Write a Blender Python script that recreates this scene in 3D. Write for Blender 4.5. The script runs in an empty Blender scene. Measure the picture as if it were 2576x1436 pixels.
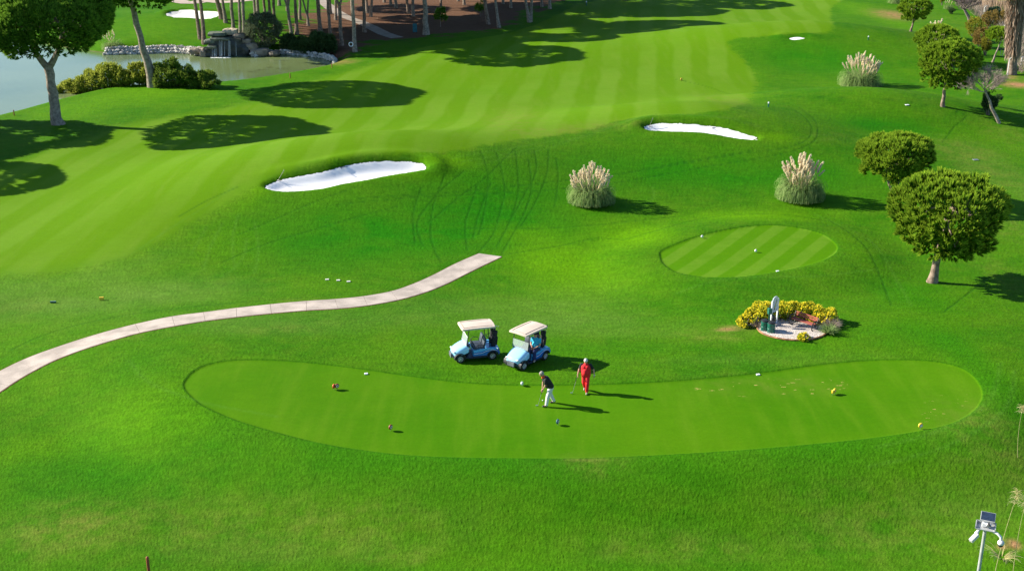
import bpy, bmesh, math, random
import numpy as np
from mathutils import Vector, Matrix
S = bpy.context.scene
COL = S.collection
R = math.radians
# ---------------- camera, sky, sun, exposure ----------------
FPX, PITCH, CAMH = 3000.0, R(20), 25.0          # focal length in px of a 2576 px wide frame
cam = bpy.data.cameras.new('camera'); cam.sensor_width = 36; cam.lens = 36*FPX/2576
cam.clip_start = 0.5; cam.clip_end = 9000
co = bpy.data.objects.new('camera', cam); COL.objects.link(co); S.camera = co
co.location = (0, 0, CAMH); co.rotation_euler = (R(90)-PITCH, 0, 0)
SUN_EL, SUN_A = R(28.5), R(13.5)                 # shadows run to +X and a little towards the camera
to_sun = Vector((-math.cos(SUN_A)*math.cos(SUN_EL), math.sin(SUN_A)*math.cos(SUN_EL), math.sin(SUN_EL)))
W = bpy.data.worlds.new('World'); S.world = W; W.use_nodes = True
wn = W.node_tree
sky = wn.nodes.new('ShaderNodeTexSky'); sky.sky_type = 'NISHITA'; sky.sun_disc = False; sky.ozone_density = 5.0; sky.dust_density = .4
sky.sun_elevation = SUN_EL; sky.sun_rotation = math.atan2(to_sun.x, to_sun.y)
wn.links.new(sky.outputs[0], wn.nodes['Background'].inputs[0]); wn.nodes['Background'].inputs[1].default_value = 0.08
sl = bpy.data.lights.new('sun', 'SUN'); sl.energy = 5.0; sl.angle = R(0.5); sl.color = (1, .92, .77)
so = bpy.data.objects.new('sun', sl); COL.objects.link(so); so.rotation_euler = to_sun.to_track_quat('Z', 'Y').to_euler()
S.view_settings.view_transform = 'Standard'; S.view_settings.look = 'None'
S.view_settings.gamma = 1; S.view_settings.exposure = 1.22
S.cycles.max_bounces = 6; S.cycles.transparent_max_bounces = 8

rng = np.random.default_rng(7); random.seed(7)

# ---------------- material helper ----------------
class NT:
    def __init__(s, name):
        s.m = bpy.data.materials.new(name); s.m.use_nodes = True; s.t = s.m.node_tree
        s.b = s.t.nodes['Principled BSDF']; s.out = s.t.nodes['Material Output']
    def n(s, k): return s.t.nodes.new('ShaderNode'+k)
    def put(s, sock, v):
        if isinstance(v, bpy.types.NodeSocket): s.t.links.new(v, sock)
        elif isinstance(v, (tuple, list)) and len(v) == 3 and len(sock.default_value) == 4: sock.default_value = (*v, 1)
        else: sock.default_value = v
    def math(s, op, a, b=0.0, c=0.0, clamp=False):
        k = s.n('Math'); k.operation = op; k.use_clamp = clamp
        for i, v in enumerate((a, b, c)): s.put(k.inputs[i], v)
        return k.outputs[0]
    def mix(s, f, a, b, mode='MIX'):
        k = s.n('Mix'); k.data_type = 'RGBA'; k.blend_type = mode
        s.put(k.inputs[0], f); s.put(k.inputs[6], a); s.put(k.inputs[7], b); return k.outputs[2]
    def ss(s, v, a, b, lo=0.0, hi=1.0):
        k = s.n('MapRange'); k.interpolation_type = 'SMOOTHSTEP'
        for i, x in enumerate((v, a, b, lo, hi)): s.put(k.inputs[i], x)
        return k.outputs[0]
    def obj(s): return s.n('TexCoord').outputs['Object']
    def mapv(s, vec, scale=(1,1,1), rot=(0,0,0)):
        k = s.n('Mapping'); s.put(k.inputs[0], vec); k.inputs['Scale'].default_value = scale; k.inputs['Rotation'].default_value = rot
        return k.outputs[0]
    def noise(s, vec, scale, detail=3.0, rough=.55, col=False):
        k = s.n('TexNoise'); s.put(k.inputs['Vector'], vec); k.inputs['Scale'].default_value = scale
        k.inputs['Detail'].default_value = detail; k.inputs['Roughness'].default_value = rough
        return k.outputs[1 if col else 0]
    def attr(s, name):
        k = s.n('Attribute'); k.attribute_name = name; return k
    def bump(s, h, strength=.5, dist=.05, normal=None):
        k = s.n('Bump'); s.put(k.inputs['Height'], h); k.inputs['Strength'].default_value = strength; k.inputs['Distance'].default_value = dist
        if normal: s.put(k.inputs['Normal'], normal)
        return k.outputs[0]

def mat(name, col, rough=.6, var=.15, scale=3.0, bump=0.0, bscale=None, metal=0.0, col2=None, spec=.5, coat=0.0):
    t = NT(name); v = t.obj()
    n = t.noise(v, scale, 4)
    c2 = col2 or tuple(x*(1-var*2) for x in col); c1 = col if col2 else tuple(min(1, x*(1+var)) for x in col)
    t.put(t.b.inputs['Base Color'], t.mix(t.ss(n, .3, .7), c2, c1))
    t.b.inputs['Roughness'].default_value = rough; t.b.inputs['Metallic'].default_value = metal
    t.b.inputs['Specular IOR Level'].default_value = spec
    t.b.inputs['Coat Weight'].default_value = coat
    if bump: t.put(t.b.inputs['Normal'], t.bump(t.noise(v, bscale or scale*4, 5), bump, .03))
    return t.m

def leaf_mat(name, dark, light, tip, transl=.3, trc=None):
    """foliage: colour varies by clump (v) and towards the young tips (t)"""
    t = NT(name); a = t.attr('vt'); sep = t.n('SeparateXYZ'); t.put(sep.inputs[0], a.outputs['Vector'])
    c = t.mix(sep.outputs[0], dark, light); c = t.mix(t.ss(sep.outputs[1], .45, 1.0, 0, .75), c, tip)
    d = t.n('BsdfDiffuse'); t.put(d.inputs[0], c)
    tr = t.n('BsdfTranslucent'); t.put(tr.inputs[0], t.mix(.5, c, trc or tip))
    mx = t.n('MixShader'); mx.inputs[0].default_value = transl
    t.t.links.new(d.outputs[0], mx.inputs[1]); t.t.links.new(tr.outputs[0], mx.inputs[2])
    t.t.links.new(mx.outputs[0], t.out.inputs[0]); return t.m

# ---------------- objects helpers ----------------
def tag(o, label=None, cat=None, group=None, kind=None):
    if label: o['label'] = label
    if cat: o['category'] = cat
    if group: o['group'] = group
    if kind: o['kind'] = kind
    return o
def empty(name, loc, rz=0.0, label=None, cat=None, group=None, tilt=(0, 0)):
    o = bpy.data.objects.new(name, None); COL.objects.link(o); o.empty_display_size = .2
    o.location = loc; o.rotation_euler = (tilt[0], tilt[1], rz); return tag(o, label, cat, group)
def copy_tree(o, parent=None):
    c = o.copy(); COL.objects.link(c); c.parent = parent
    for ch in list(o.children): copy_tree(ch, c)
    return c

class MB:
    def __init__(s): s.v = []; s.f = []; s.m = []
    def add(s, vs, fs, mi=0):
        o = len(s.v); s.v += [tuple(map(float, p)) for p in vs]; s.f += [tuple(i+o for i in f) for f in fs]; s.m += [mi]*len(fs); return s
    def box(s, c, d, mi=0, rot=None, taper=1.0, bev=0.0):
        x, y, z = d[0]/2, d[1]/2, d[2]/2
        if bev > 0:
            bm = bmesh.new(); bmesh.ops.create_cube(bm, size=1)
            for q in bm.verts:
                k = taper if q.co.z > 0 else 1; q.co = Vector((q.co.x*d[0]*k, q.co.y*d[1]*k, q.co.z*d[2]))
            bmesh.ops.bevel(bm, geom=bm.edges[:], offset=bev, segments=2, affect='EDGES', profile=.6)
            bm.verts.index_update(); vs = [q.co.copy() for q in bm.verts]; fs = [[q.index for q in f.verts] for f in bm.faces]; bm.free()
        else:
            vs = [Vector((sx*x*(taper if sz > 0 else 1), sy*y*(taper if sz > 0 else 1), sz*z)) for sz in (-1, 1) for sy in (-1, 1) for sx in (-1, 1)]
            fs = [(0,2,3,1), (4,5,7,6), (0,1,5,4), (1,3,7,5), (3,2,6,7), (2,0,4,6)]
        if rot is not None:
            M = rot if isinstance(rot, Matrix) else Matrix.Rotation(rot, 3, 'Z'); vs = [M @ q for q in vs]
        c = Vector(c); return s.add([q+c for q in vs], fs, mi)
    def tube(s, path, rad, n=8, mi=0, cap=True, squash=1.0, twist=0):
        path = [Vector(p) for p in path]; rad = [rad]*len(path) if isinstance(rad, (int, float)) else rad
        vs = []; prev = None
        for i, p in enumerate(path):
            d = (path[min(i+1, len(path)-1)]-path[max(i-1, 0)]).normalized()
            if prev is None: a = d.orthogonal().normalized()
            else: a = (prev-d*prev.dot(d)).normalized()
            prev = a; b = d.cross(a)
            for k in range(n):
                an = 2*math.pi*k/n+twist; vs.append(p+(a*math.cos(an)+b*math.sin(an)*squash)*rad[i])
        fs = [(i*n+k, i*n+(k+1) % n, (i+1)*n+(k+1) % n, (i+1)*n+k) for i in range(len(path)-1) for k in range(n)]
        if cap: fs += [tuple(range(n-1, -1, -1)), tuple((len(path)-1)*n+k for k in range(n))]
        return s.add(vs, fs, mi)
    def lathe(s, prof, n=20, mi=0, M=None, c=(0,0,0)):
        """prof: (r,z) list, around z"""
        vs = []; c = Vector(c)
        for r, z in prof:
            for k in range(n):
                a = 2*math.pi*k/n; q = Vector((r*math.cos(a), r*math.sin(a), z)); vs.append((M @ q if M else q)+c)
        fs = [(i*n+k, i*n+(k+1) % n, (i+1)*n+(k+1) % n, (i+1)*n+k) for i in range(len(prof)-1) for k in range(n)]
        fs += [tuple(range(n-1, -1, -1)), tuple((len(prof)-1)*n+k for k in range(n))]
        return s.add(vs, fs, mi)
    def ball(s, c, r, n=12, mi=0, M=None):
        r = (r, r, r) if isinstance(r, (int, float)) else r; m = n//2
        prof = [(max(1e-4, math.sin(math.pi*i/m)), -math.cos(math.pi*i/m)) for i in range(m+1)]
        D = Matrix.Diagonal(Vector(r)); M = M @ D if M else D
        return s.lathe(prof, n, mi, M, c)
    def torus(s, c, Rr, r, M=None, n=20, k=8, mi=0):
        vs = []; c = Vector(c)
        for i in range(n):
            a = 2*math.pi*i/n
            for j in range(k):
                b = 2*math.pi*j/k; q = Vector(((Rr+r*math.cos(b))*math.cos(a), (Rr+r*math.cos(b))*math.sin(a), r*math.sin(b))); vs.append((M @ q if M else q)+c)
        fs = [(i*k+j, ((i+1) % n)*k+j, ((i+1) % n)*k+(j+1) % k, i*k+(j+1) % k) for i in range(n) for j in range(k)]
        return s.add(vs, fs, mi)
    def prism(s, pts, y0, y1, mi=0, ax='y'):
        """outline pts (x,z) extruded along y (or (x,y) along z)"""
        n = len(pts); f = (lambda p, t: (p[0], t, p[1])) if ax == 'y' else (lambda p, t: (p[0], p[1], t))
        vs = [f(p, y0) for p in pts]+[f(p, y1) for p in pts]
        fs = [tuple(range(n)), tuple(range(2*n-1, n-1, -1))]+[(i, (i+1) % n, n+(i+1) % n, n+i) for i in range(n)]
        return s.add(vs, fs, mi)
    def build(s, name, mats, parent=None, smooth=False, bevel=0.0, loc=None, split=None):
        me = bpy.data.meshes.new(name); me.from_pydata(s.v, [], s.f)
        mats = mats if isinstance(mats, (list, tuple)) else [mats]
        for m in mats: me.materials.append(m)
        if len(mats) > 1: me.polygons.foreach_set('material_index', s.m)
        bm = bmesh.new(); bm.from_mesh(me); bmesh.ops.recalc_face_normals(bm, faces=bm.faces[:])
        if bevel:
            bmesh.ops.remove_doubles(bm, verts=bm.verts[:], dist=1e-5)
            es = [e for e in bm.edges if len(e.link_faces) == 2 and e.calc_face_angle(0) > .6]
            bmesh.ops.bevel(bm, geom=es, offset=bevel, segments=2, affect='EDGES', profile=.7)
        bm.to_mesh(me); bm.free()
        if smooth:
            me.polygons.foreach_set('use_smooth', [True]*len(me.polygons))
            me.set_sharp_from_angle(angle=R(40 if smooth is True else smooth))
        o = bpy.data.objects.new(name, me); COL.objects.link(o)
        if parent: o.parent = parent
        if loc: o.location = loc
        return o

def np_mesh(name, V, F, mats, vt=None, smooth=False, attrs=None):
    """V (n,3), F (m,3|4)"""
    me = bpy.data.meshes.new(name); n = len(V); m, k = F.shape
    me.vertices.add(n); me.vertices.foreach_set('co', np.ascontiguousarray(V, np.float32).ravel())
    me.loops.add(m*k); me.loops.foreach_set('vertex_index', np.ascontiguousarray(F, np.int32).ravel())
    me.polygons.add(m); me.polygons.foreach_set('loop_start', np.arange(0, m*k, k, dtype=np.int32)); me.polygons.foreach_set('loop_total', np.full(m, k, np.int32))
    if smooth: me.polygons.foreach_set('use_smooth', np.ones(m, bool))
    for mt in (mats if isinstance(mats, (list, tuple)) else [mats]): me.materials.append(mt)
    me.update(calc_edges=True)
    at = dict(attrs or {})
    if vt is not None: at['vt'] = vt
    for nm, A in at.items():
        a = me.attributes.new(nm, 'FLOAT_VECTOR', 'POINT'); a.data.foreach_set('vector', np.ascontiguousarray(A, np.float32).ravel())
    return me
def link(name, me, parent=None, loc=None):
    o = bpy.data.objects.new(name, me); COL.objects.link(o)
    if parent: o.parent = parent
    if loc is not None: o.location = loc
    return o

# ---------------- pixel of the photograph -> world ray ----------------
CT, ST = math.cos(PITCH), math.sin(PITCH)
def ray(px, py):
    u = (px-1288)/FPX; v = (py-718)/FPX
    return np.array((u, CT-v*ST, -ST-v*CT))
def flat(px, py, z=0.0):
    d = ray(px, py); t = (z-CAMH)/d[2]; return d[0]*t, d[1]*t
def at_depth(px, py, Y):
    d = ray(px, py); t = Y/d[1]; return Vector((d[0]*t, Y, CAMH+d[2]*t))
# ---------------- terrain ----------------
GS = [  # cx, cy, sx, sy, rot, h : mounds
 (-13, 93.5, 9.5, 7.5, .12, 3.3), (-24, 84, 6, 8, 0, .7), (3, 97, 8, 8, .2, 1.2), (17, 106, 11, 7.5, -.25, 3.3),
 (35, 117, 10, 5, -.2, 2.7), (40, 164, 14, 9, 0, 3.0), (24, 90, 9, 6, 0, .45),
 (-50, 186, 14, 9, 0, 2.0), (-8, 120, 22, 12, 0, .4), (60, 110, 14, 20, 0, .5), (-2, 35, 40, 6, 0, -.5), (0, 160, 40, 14, 0, .3)]
def Hb(X, Y):
    X = np.asarray(X, float); Y = np.asarray(Y, float); z = np.zeros(np.broadcast(X, Y).shape)
    for cx, cy, sx, sy, r, h in GS:
        c, s = math.cos(r), math.sin(r); a = (X-cx)*c+(Y-cy)*s; b = -(X-cx)*s+(Y-cy)*c
        z = z+h*np.exp(-.5*((a/sx)**2+(b/sy)**2))
    z = z+.12*np.sin(X*.11+1)*np.sin(Y*.09+X*.03)+.06*np.sin(X*.31+Y*.17)*np.sin(Y*.23-1)
    return z
def march(fn, px, py, add=0.0):
    d = ray(px, py); ts = np.concatenate([np.linspace(25, 130, 500), np.linspace(130.5, 420, 500)])
    def g(t): return CAMH+d[2]*t-(fn(d[0]*t, d[1]*t)+add)
    v = g(ts); i = int(np.argmax(v < 0)) if (v < 0).any() else len(ts)-1
    a, b = ts[max(i-1, 0)], ts[i]
    for _ in range(18):
        m = (a+b)/2
        if float(g(m)) < 0: b = m
        else: a = m
    return d[0]*b, d[1]*b
def world(pts, add=0.0): return [march(Hb, x, y, add) for x, y in pts]
def smooth_poly(P, k=4, closed=True):
    P = np.array(P); n = len(P); out = []
    for i in range(n if closed else n-1):
        if closed: p0, p1, p2, p3 = P[(i-1) % n], P[i], P[(i+1) % n], P[(i+2) % n]
        else: p0, p1, p2, p3 = P[max(i-1, 0)], P[i], P[i+1], P[min(i+2, n-1)]
        for j in range(k):
            t = j/k; out.append(.5*((2*p1)+(-p0+p2)*t+(2*p0-5*p1+4*p2-p3)*t*t+(-p0+3*p1-3*p2+p3)*t**3))
    if not closed: out.append(P[-1])
    return np.array(out)
def sdf(X, Y, P, pad=1e9):
    """signed distance to a closed outline, positive inside; outside the padded box: -pad"""
    X, Y = np.broadcast_arrays(np.asarray(X, float), np.asarray(Y, float)); res = np.full(X.shape, -float(min(pad, 1e3)))
    m = (X > P[:, 0].min()-pad) & (X < P[:, 0].max()+pad) & (Y > P[:, 1].min()-pad) & (Y < P[:, 1].max()+pad)
    x = X[m]; y = Y[m]
    if x.size == 0: return res
    d2 = np.full(x.shape, 1e18); ins = np.zeros(x.shape, bool); n = len(P)
    for i in range(n):
        ax, ay = P[i]; bx, by = P[(i+1) % n]; ex, ey = bx-ax, by-ay; l = ex*ex+ey*ey
        if l < 1e-12: continue
        t = np.clip(((x-ax)*ex+(y-ay)*ey)/l, 0, 1); d2 = np.minimum(d2, (x-ax-t*ex)**2+(y-ay-t*ey)**2)
        if ay != by: ins ^= ((ay > y) != (by > y)) & (x < ex*(y-ay)/ey+ax)
    d = np.sqrt(d2); res[m] = np.where(ins, d, -d); return res
def ldist(X, Y, P, pad=1.5):
    res = np.full(X.shape, 99.0)
    m = (X > P[:, 0].min()-pad) & (X < P[:, 0].max()+pad) & (Y > P[:, 1].min()-pad) & (Y < P[:, 1].max()+pad)
    x = X[m]; y = Y[m]
    if x.size == 0: return res
    d2 = np.full(x.shape, 1e4)
    for i in range(len(P)-1):
        ax, ay = P[i]; bx, by = P[i+1]; ex, ey = bx-ax, by-ay; l = ex*ex+ey*ey+1e-9
        t = np.clip(((x-ax)*ex+(y-ay)*ey)/l, 0, 1); d2 = np.minimum(d2, (x-ax-t*ex)**2+(y-ay-t*ey)**2)
    res[m] = np.sqrt(d2); return res
def sst(x, a, b):
    t = np.clip((x-a)/(b-a), 0, 1); return t*t*(3-2*t)

TEE1 = [(463,975),(470,950),(500,925),(560,908),(650,904),(760,910),(900,926),(1030,945),(1150,960),(1270,967),(1400,968),(1550,965),(1700,957),(1850,944),(1950,932),(2050,918),(2150,908),(2250,904),(2340,907),(2410,921),(2450,945),(2472,980),(2468,1010),(2440,1040),(2390,1065),(2300,1085),(2180,1102),(2050,1115),(1900,1128),(1750,1138),(1600,1146),(1450,1151),(1300,1151),(1150,1149),(1020,1143),(900,1129),(800,1112),(700,1087),(620,1064),(560,1042),(500,1012)]
TEE2 = [(1660,640),(1665,630),(1694,616),(1743,598),(1804,582),(1865,571),(1926,566),(1975,568),(2024,575),(2072,589),(2102,610),(2108,625),(2096,641),(2060,659),(2011,674),(1963,685),(1901,697),(1840,703),(1779,702),(1731,694),(1694,682),(1668,661)]
FAIR = [(-700,430),(-150,432),(0,425),(90,385),(200,352),(307,318),(500,283),(683,246),(830,192),(950,160),(1060,120),(1250,90),(1350,62),(1420,30),(1500,2),(1800,-30),(2180,-30),(2122,0),(2090,25),(2098,60),(2060,84),(1960,90),(1870,96),(1828,106),(1842,128),(1868,150),(1890,178),(1900,215),(1888,246),(1850,268),(1795,281),(1700,291),(1560,305),(1450,332),(1300,352),(1180,375),(1050,392),(900,400),(760,425),(640,470),(560,520),(480,562),(400,610),(300,652),(150,682),(0,690),(-600,700)]
BK1 = [(666,469),(677,461),(707,450),(756,441),(815,431),(859,420),(903,412),(947,408),(991,406.5),(1035,408),(1064,414),(1072,425),(1058,430),(1005,437),(962,443),(918,451),(859,461),(815,471),(771,477),(727,480),(692,478)]
BK2 = [(1619,322),(1630,316),(1656,312),(1702,312.5),(1749,315),(1797,319),(1844,328),(1876,337),(1902,344),(1909,349),(1892,351),(1844,345),(1797,337),(1749,331),(1690,330),(1640,328)]
BK3 = [(1980,94.5),(2003,93.8),(2030,95.5),(2034,97.5),(2010,97.8),(1988,96.8)]
BK4 = [(415,35),(443,28),(483,26),(509,29),(553,32),(545,40),(520,46),(500,46),(470,43),(435,41)]
POND = [(-500,420),(-250,360),(-60,315),(0,300),(35,291),(130,265),(250,237),(380,224),(545,219),(640,209),(730,194),(800,179),(838,165),(846,155),(835,146),(790,139),(700,134),(600,139),(500,136),(400,131),(270,135),(150,118),(0,95),(-300,90),(-600,130)]
STRAW = [(735,45),(800,22),(850,8),(870,-25),(1440,-25),(1415,8),(1345,28),(1310,60),(1230,74),(1140,86),(1070,95),(1000,101),(930,108),(905,138),(850,147),(790,135),(735,115),(716,95),(722,70)]
def wp(px, add=0.0, k=4): return smooth_poly(world(px, add), k)
TB1, TB2, F_, B1, B2, B3, B4 = wp(TEE1, 1.1, 3), wp(TEE2, .6), wp(FAIR, 0, 3), wp(BK1, -.1), wp(BK2, -.1), wp(BK3), wp(BK4)
PD = smooth_poly([flat(x, y, -.9) for x, y in POND], 4); SW = wp(STRAW, 0, 3)
WATER_Z = -.9
BKS = [(B1, .55), (B2, .5), (B3, .3), (B4, .4)]
UPATH = [(-200,1035),(-120,995),(-40,965),(51,930),(127,904),(244,868),(343,842),(435,822),(514,812),(596,800),(681,789),(771,778),(843,771),(915,760),(985,742),(1040,718),(1095,690),(1145,664),(1205,638)]
LPATH = [(-150,1072),(-65,1024),(24,982),(94,953),(160,928),(270,894),(355,871),(443,854),(519,841),(598,830),(685,819),(773,809),(852,802),(925,790),(1000,770),(1065,745),(1120,718),(1175,688),(1262,646)]
UP = smooth_poly(world(UPATH), 6, False); LP = smooth_poly(world(LPATH), 6, False)
PATH = np.concatenate([UP, LP[::-1]])
bed_c = np.array(march(Hb, 1992, 829)); BED_R = 1.72
def Hfull(X, Y, fine=False):
    X = np.asarray(X, float); Y = np.asarray(Y, float); z = Hb(X, Y)
    d = sdf(X, Y, TB1, 19); w_ = 6.0+12*sst(Y, 49, 57); z = z+1.1*sst(d/w_, -1, -.03)-.05*sst(d, -.05, .08)
    d = sdf(X, Y, TB2, 9); z = z+.6*sst(d, -5.5, -.2)-.06*sst(d, -.05, .08)
    d = sdf(X, Y, PD, 7); z = z*(1-sst(d, -5, -.5))-1.9*sst(d, -2.2, 1.6)+.05*sst(d, -4, -2)
    for P, dep in BKS:
        d = sdf(X, Y, P, 5)+.012*np.sin(X*3.7+Y)*np.sin(Y*4.9+1)+.02*np.sin(X*1.3-Y*1.7); rim = .28*np.exp(-.5*((d+.9)/.6)**2)
        back = np.clip((Y-P[:, 1].mean())/2.0+.25, 0, 1)      # the far lip stands higher
        z = z+rim*back*1.0-dep*sst(d, -.45, .75)-.15*sst(d, .2, 2)
        if fine: z = z-.35*sst(d, .05, .8)
    d = sdf(X, Y, PATH, 3); z = z-.03*sst(d, -.3, .1)
    return z
# ground: one fan-shaped sheet, fine where the camera looks, out to the horizon
def build_ground():
    u0 = np.linspace(-.50, .50, 1050); e = np.geomspace(.01, 4.5, 40)
    us = np.concatenate([-(.50+e)[::-1], u0, .50+e]); Y0 = 18.0
    v = np.linspace(1330, 1.0, 10)
    rows = [34.0]; y = 34.0
    while y < 235:
        y += max(.085, (y*y+625)/(1193*25)*.98); rows.append(y)
    ys = np.concatenate([-np.geomspace(180, 2, 16)+34-2, rows, 235+np.geomspace(3, 4500, 40)])
    U, Yg = np.meshgrid(us, ys); X = U*np.where(Yg > 34, Yg, 34+0*Yg)*1.0
    X = np.where(Yg > 34, U*Yg, U*34)
    far = sst(np.hypot(X, Yg), 400, 900)
    Z = Hfull(X, Yg, True)*(1-far)+6*far*np.sin(X*.003)*np.sin(Yg*.004)
    # tufty relief of the mown rough
    q = rng.standard_normal(Z.shape)
    dt1 = sdf(X, Yg, TB1, 3); dt2 = sdf(X, Yg, TB2, 3); df = sdf(X, Yg, F_, 30)
    sm = np.maximum.reduce([sst(dt1, -.05, .05), sst(dt2, -.05, .05), sst(df, -.1, .2)])
    Z = Z+q*.006*(1-sm)
    bright = np.zeros(Z.shape); dry = np.zeros(Z.shape); track = np.zeros(Z.shape); lite = np.zeros(Z.shape); soil = np.zeros(Z.shape)
    def blob(A, px, py, rx, ry, amt, add=0):
        cx, cy = march(Hb, px, py); x2, _ = march(Hb, px+rx, py); _, ya = march(Hb, px, py-ry); _, yb = march(Hb, px, py+ry)
        A += amt*np.exp(-1.2*(((X-cx)/(x2-cx))**2+((Yg-cy)/((ya-yb)/2))**2)**1.3)
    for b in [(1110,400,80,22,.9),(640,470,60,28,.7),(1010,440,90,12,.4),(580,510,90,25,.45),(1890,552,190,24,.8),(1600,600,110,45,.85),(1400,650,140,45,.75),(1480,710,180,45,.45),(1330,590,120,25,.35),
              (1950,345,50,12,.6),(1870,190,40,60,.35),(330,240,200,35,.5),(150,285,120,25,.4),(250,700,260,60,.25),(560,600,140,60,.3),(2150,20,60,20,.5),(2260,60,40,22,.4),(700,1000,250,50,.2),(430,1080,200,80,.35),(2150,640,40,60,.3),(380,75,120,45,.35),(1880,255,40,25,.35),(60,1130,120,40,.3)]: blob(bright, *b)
    for b in [(1800,880,110,28,.55),(2420,380,90,30,.55),(2530,560,80,60,.45),(2500,440,90,50,.45),(2230,35,60,16,.9),(2330,90,50,30,.5),(2520,330,60,40,.4),(2530,700,60,60,.4),(1290,300,90,40,.5),(1820,250,70,28,.45),(1540,315,150,14,.45),(1400,330,100,16,.45),
              (450,1330,330,90,.38),(900,1340,280,70,.4),(180,1300,150,50,.5),(1480,1225,120,30,.5),(2250,1330,320,100,.42),(1700,1380,260,40,.4),(1000,1400,80,22,.6),(120,1360,160,60,.4),(2470,1150,130,110,.6),(820,775,120,8,.5),(300,880,200,14,.25),(700,870,100,14,.35),(60,770,80,25,.3),(2470,80,80,60,.3),(2060,1020,70,24,.38),(1880,1020,150,28,.42),(2100,345,70,14,.25),(1000,760,60,10,.3)]: blob(dry, *b)
    for b in [(1850,862,45,9,.6),(1820,866,30,6,.4),(2250,38,45,12,.75),(2560,213,40,9,1.2),(2548,1368,20,14,1.1),(2520,1375,14,8,.9),(2545,195,26,6,.6),(1470,1215,60,4,.15),(860,155,40,8,.5)]: blob(soil, *b)
    def tr(A, pts, w, amt, add=0.0):
        P = smooth_poly(world(pts), 4, False); d = ldist(X, Yg, P); np.maximum(A, amt*np.exp(-(d/w)**2), out=A)
    for pts in [[(1250,385),(1270,470),(1262,520),(1240,590),(1200,640)], [(1297,380),(1305,470),(1290,540),(1250,620)], [(1380,375),(1378,430),(1352,500),(1310,570)], [(1345,380),(1350,430),(1320,490),(1280,560)],
                [(1210,380),(1228,440),(1222,520),(1205,590)], [(1330,400),(1338,470),(1322,530),(1290,590),(1262,640)], [(1120,440),(1090,520),(1085,600),(1110,660)], [(1060,470),(1040,540),(1045,610)], [(1400,400),(1405,450),(1395,520)], [(1200,470),(1172,560),(1176,630)], [(1235,460),(1205,540),(1190,600)], [(1300,372),(1230,440),(1150,500),(1080,560)], [(1170,430),(1120,470),(1090,500),(1050,560),(1065,620)]]: tr(track, pts, .09, .46)
    for pts in [[(900,500),(1120,486),(1320,466),(1500,445),(1700,415),(1880,385),(1990,370),(2040,340),(2030,300),(1985,268)], [(850,515),(1000,500),(1200,489),(1430,474),(1720,430),(1930,395),(2010,375),(2056,345),(2048,300),(2010,270)],
                [(1540,440),(1720,408),(1900,378)], [(1700,200),(1800,225),(1930,236),(2090,245),(2250,252),(2350,270),(2430,290),(2400,320),(2370,360)], [(1175,574),(1300,575),(1420,572),(1560,560),(1700,545)],
                [(600,590),(700,548),(800,505),(900,470)], [(560,660),(680,610),(850,560),(1000,520)], [(2420,640),(2470,590),(2490,560)],[(2370,810),(2440,740),(2480,700)],[(1560,320),(1650,290)], [(30,895),(100,862),(200,832),(330,808),(470,792),(620,779),(760,768)],
                [(2080,550),(2170,630),(2220,720),(2240,790)]]: tr(track, pts, .085, .5)
    for pts in [[(1572,608),(1670,583),(1743,561),(1816,548),(1889,543),(1987,547),(2080,562)], [(1260,642),(1400,620),(1500,600),(1572,608)],[(450,545),(520,505),(600,470)]]: tr(track, pts, .09, .5)
    for pts in [[(1150,410),(1260,390),(1380,365),(1520,325),(1600,300)], [(1200,415),(1330,385),(1450,350),(1560,312)], [(1130,400),(1250,378),(1400,352)], [(680,250),(560,275),(420,300),(300,318)], [(700,262),(560,290),(430,316)],
                [(2000,350),(2200,338),(2390,340)], [(2000,360),(2200,352),(2380,352)], [(1440,495),(1460,480),(1455,460)], [(1620,520),(1645,495),(1640,470)], [(560,560),(530,620),(510,680)], [(600,540),(585,600),(590,680)], [(520,570),(480,640)],
                [(620,600),(610,650),(560,700)], [(640,560),(650,620),(640,690)], [(700,1100),(500,1060),(380,1010),(330,950)], [(1700,760),(1850,730),(2050,720),(2200,690)], [(2200,1180),(2350,1140),(2480,1060),(2510,960)], [(2180,1220),(2380,1170),(2520,1080),(2545,980)], [(590,470),(450,560),(330,640)], [(850,430),(900,415),(1000,402),(1100,400)], [(2100,35),(2150,75),(2230,110),(2290,150)],[(2130,10),(2180,60),(2260,95),(2320,130)],[(1900,178),(2000,180),(2150,186),(2280,200)], [(2050,540),(2180,610),(2250,700),(2290,790)]]: tr(lite, pts, .12, .38)
    sw = sdf(X, Yg, SW, 12)
    a1 = np.stack([df, dt1, dt2], -1); a2 = np.stack([sw, np.clip(dry, 0, 1.2), np.clip(bright, 0, 1)], -1); a3 = np.stack([track, lite, np.clip(soil, 0, 1.3)], -1)
    pd = sdf(X, Yg, PD, 8); bk = np.maximum.reduce([sdf(X, Yg, P, 4) for P, _ in BKS]); deep = np.zeros(Z.shape); pale = np.zeros(Z.shape)
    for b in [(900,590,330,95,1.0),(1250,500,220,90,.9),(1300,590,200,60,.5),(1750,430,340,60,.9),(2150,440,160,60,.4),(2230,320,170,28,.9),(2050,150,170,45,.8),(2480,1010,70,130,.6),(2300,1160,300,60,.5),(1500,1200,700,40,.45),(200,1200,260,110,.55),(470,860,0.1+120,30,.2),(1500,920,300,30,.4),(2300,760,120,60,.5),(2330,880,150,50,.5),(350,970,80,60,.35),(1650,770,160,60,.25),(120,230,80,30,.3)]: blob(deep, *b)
    for b in [(150,740,330,75,.9),(480,740,200,45,.5),(1250,800,400,60,.45),(1500,850,260,50,.4),(640,860,300,28,.5),(700,830,360,26,.35),(1900,950,400,20,.25),(300,640,200,50,.35),(2440,1300,200,120,.3),(700,1380,500,60,.35),(1500,750,200,60,.3),(2530,450,80,200,.3)]: blob(pale, *b)
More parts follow.
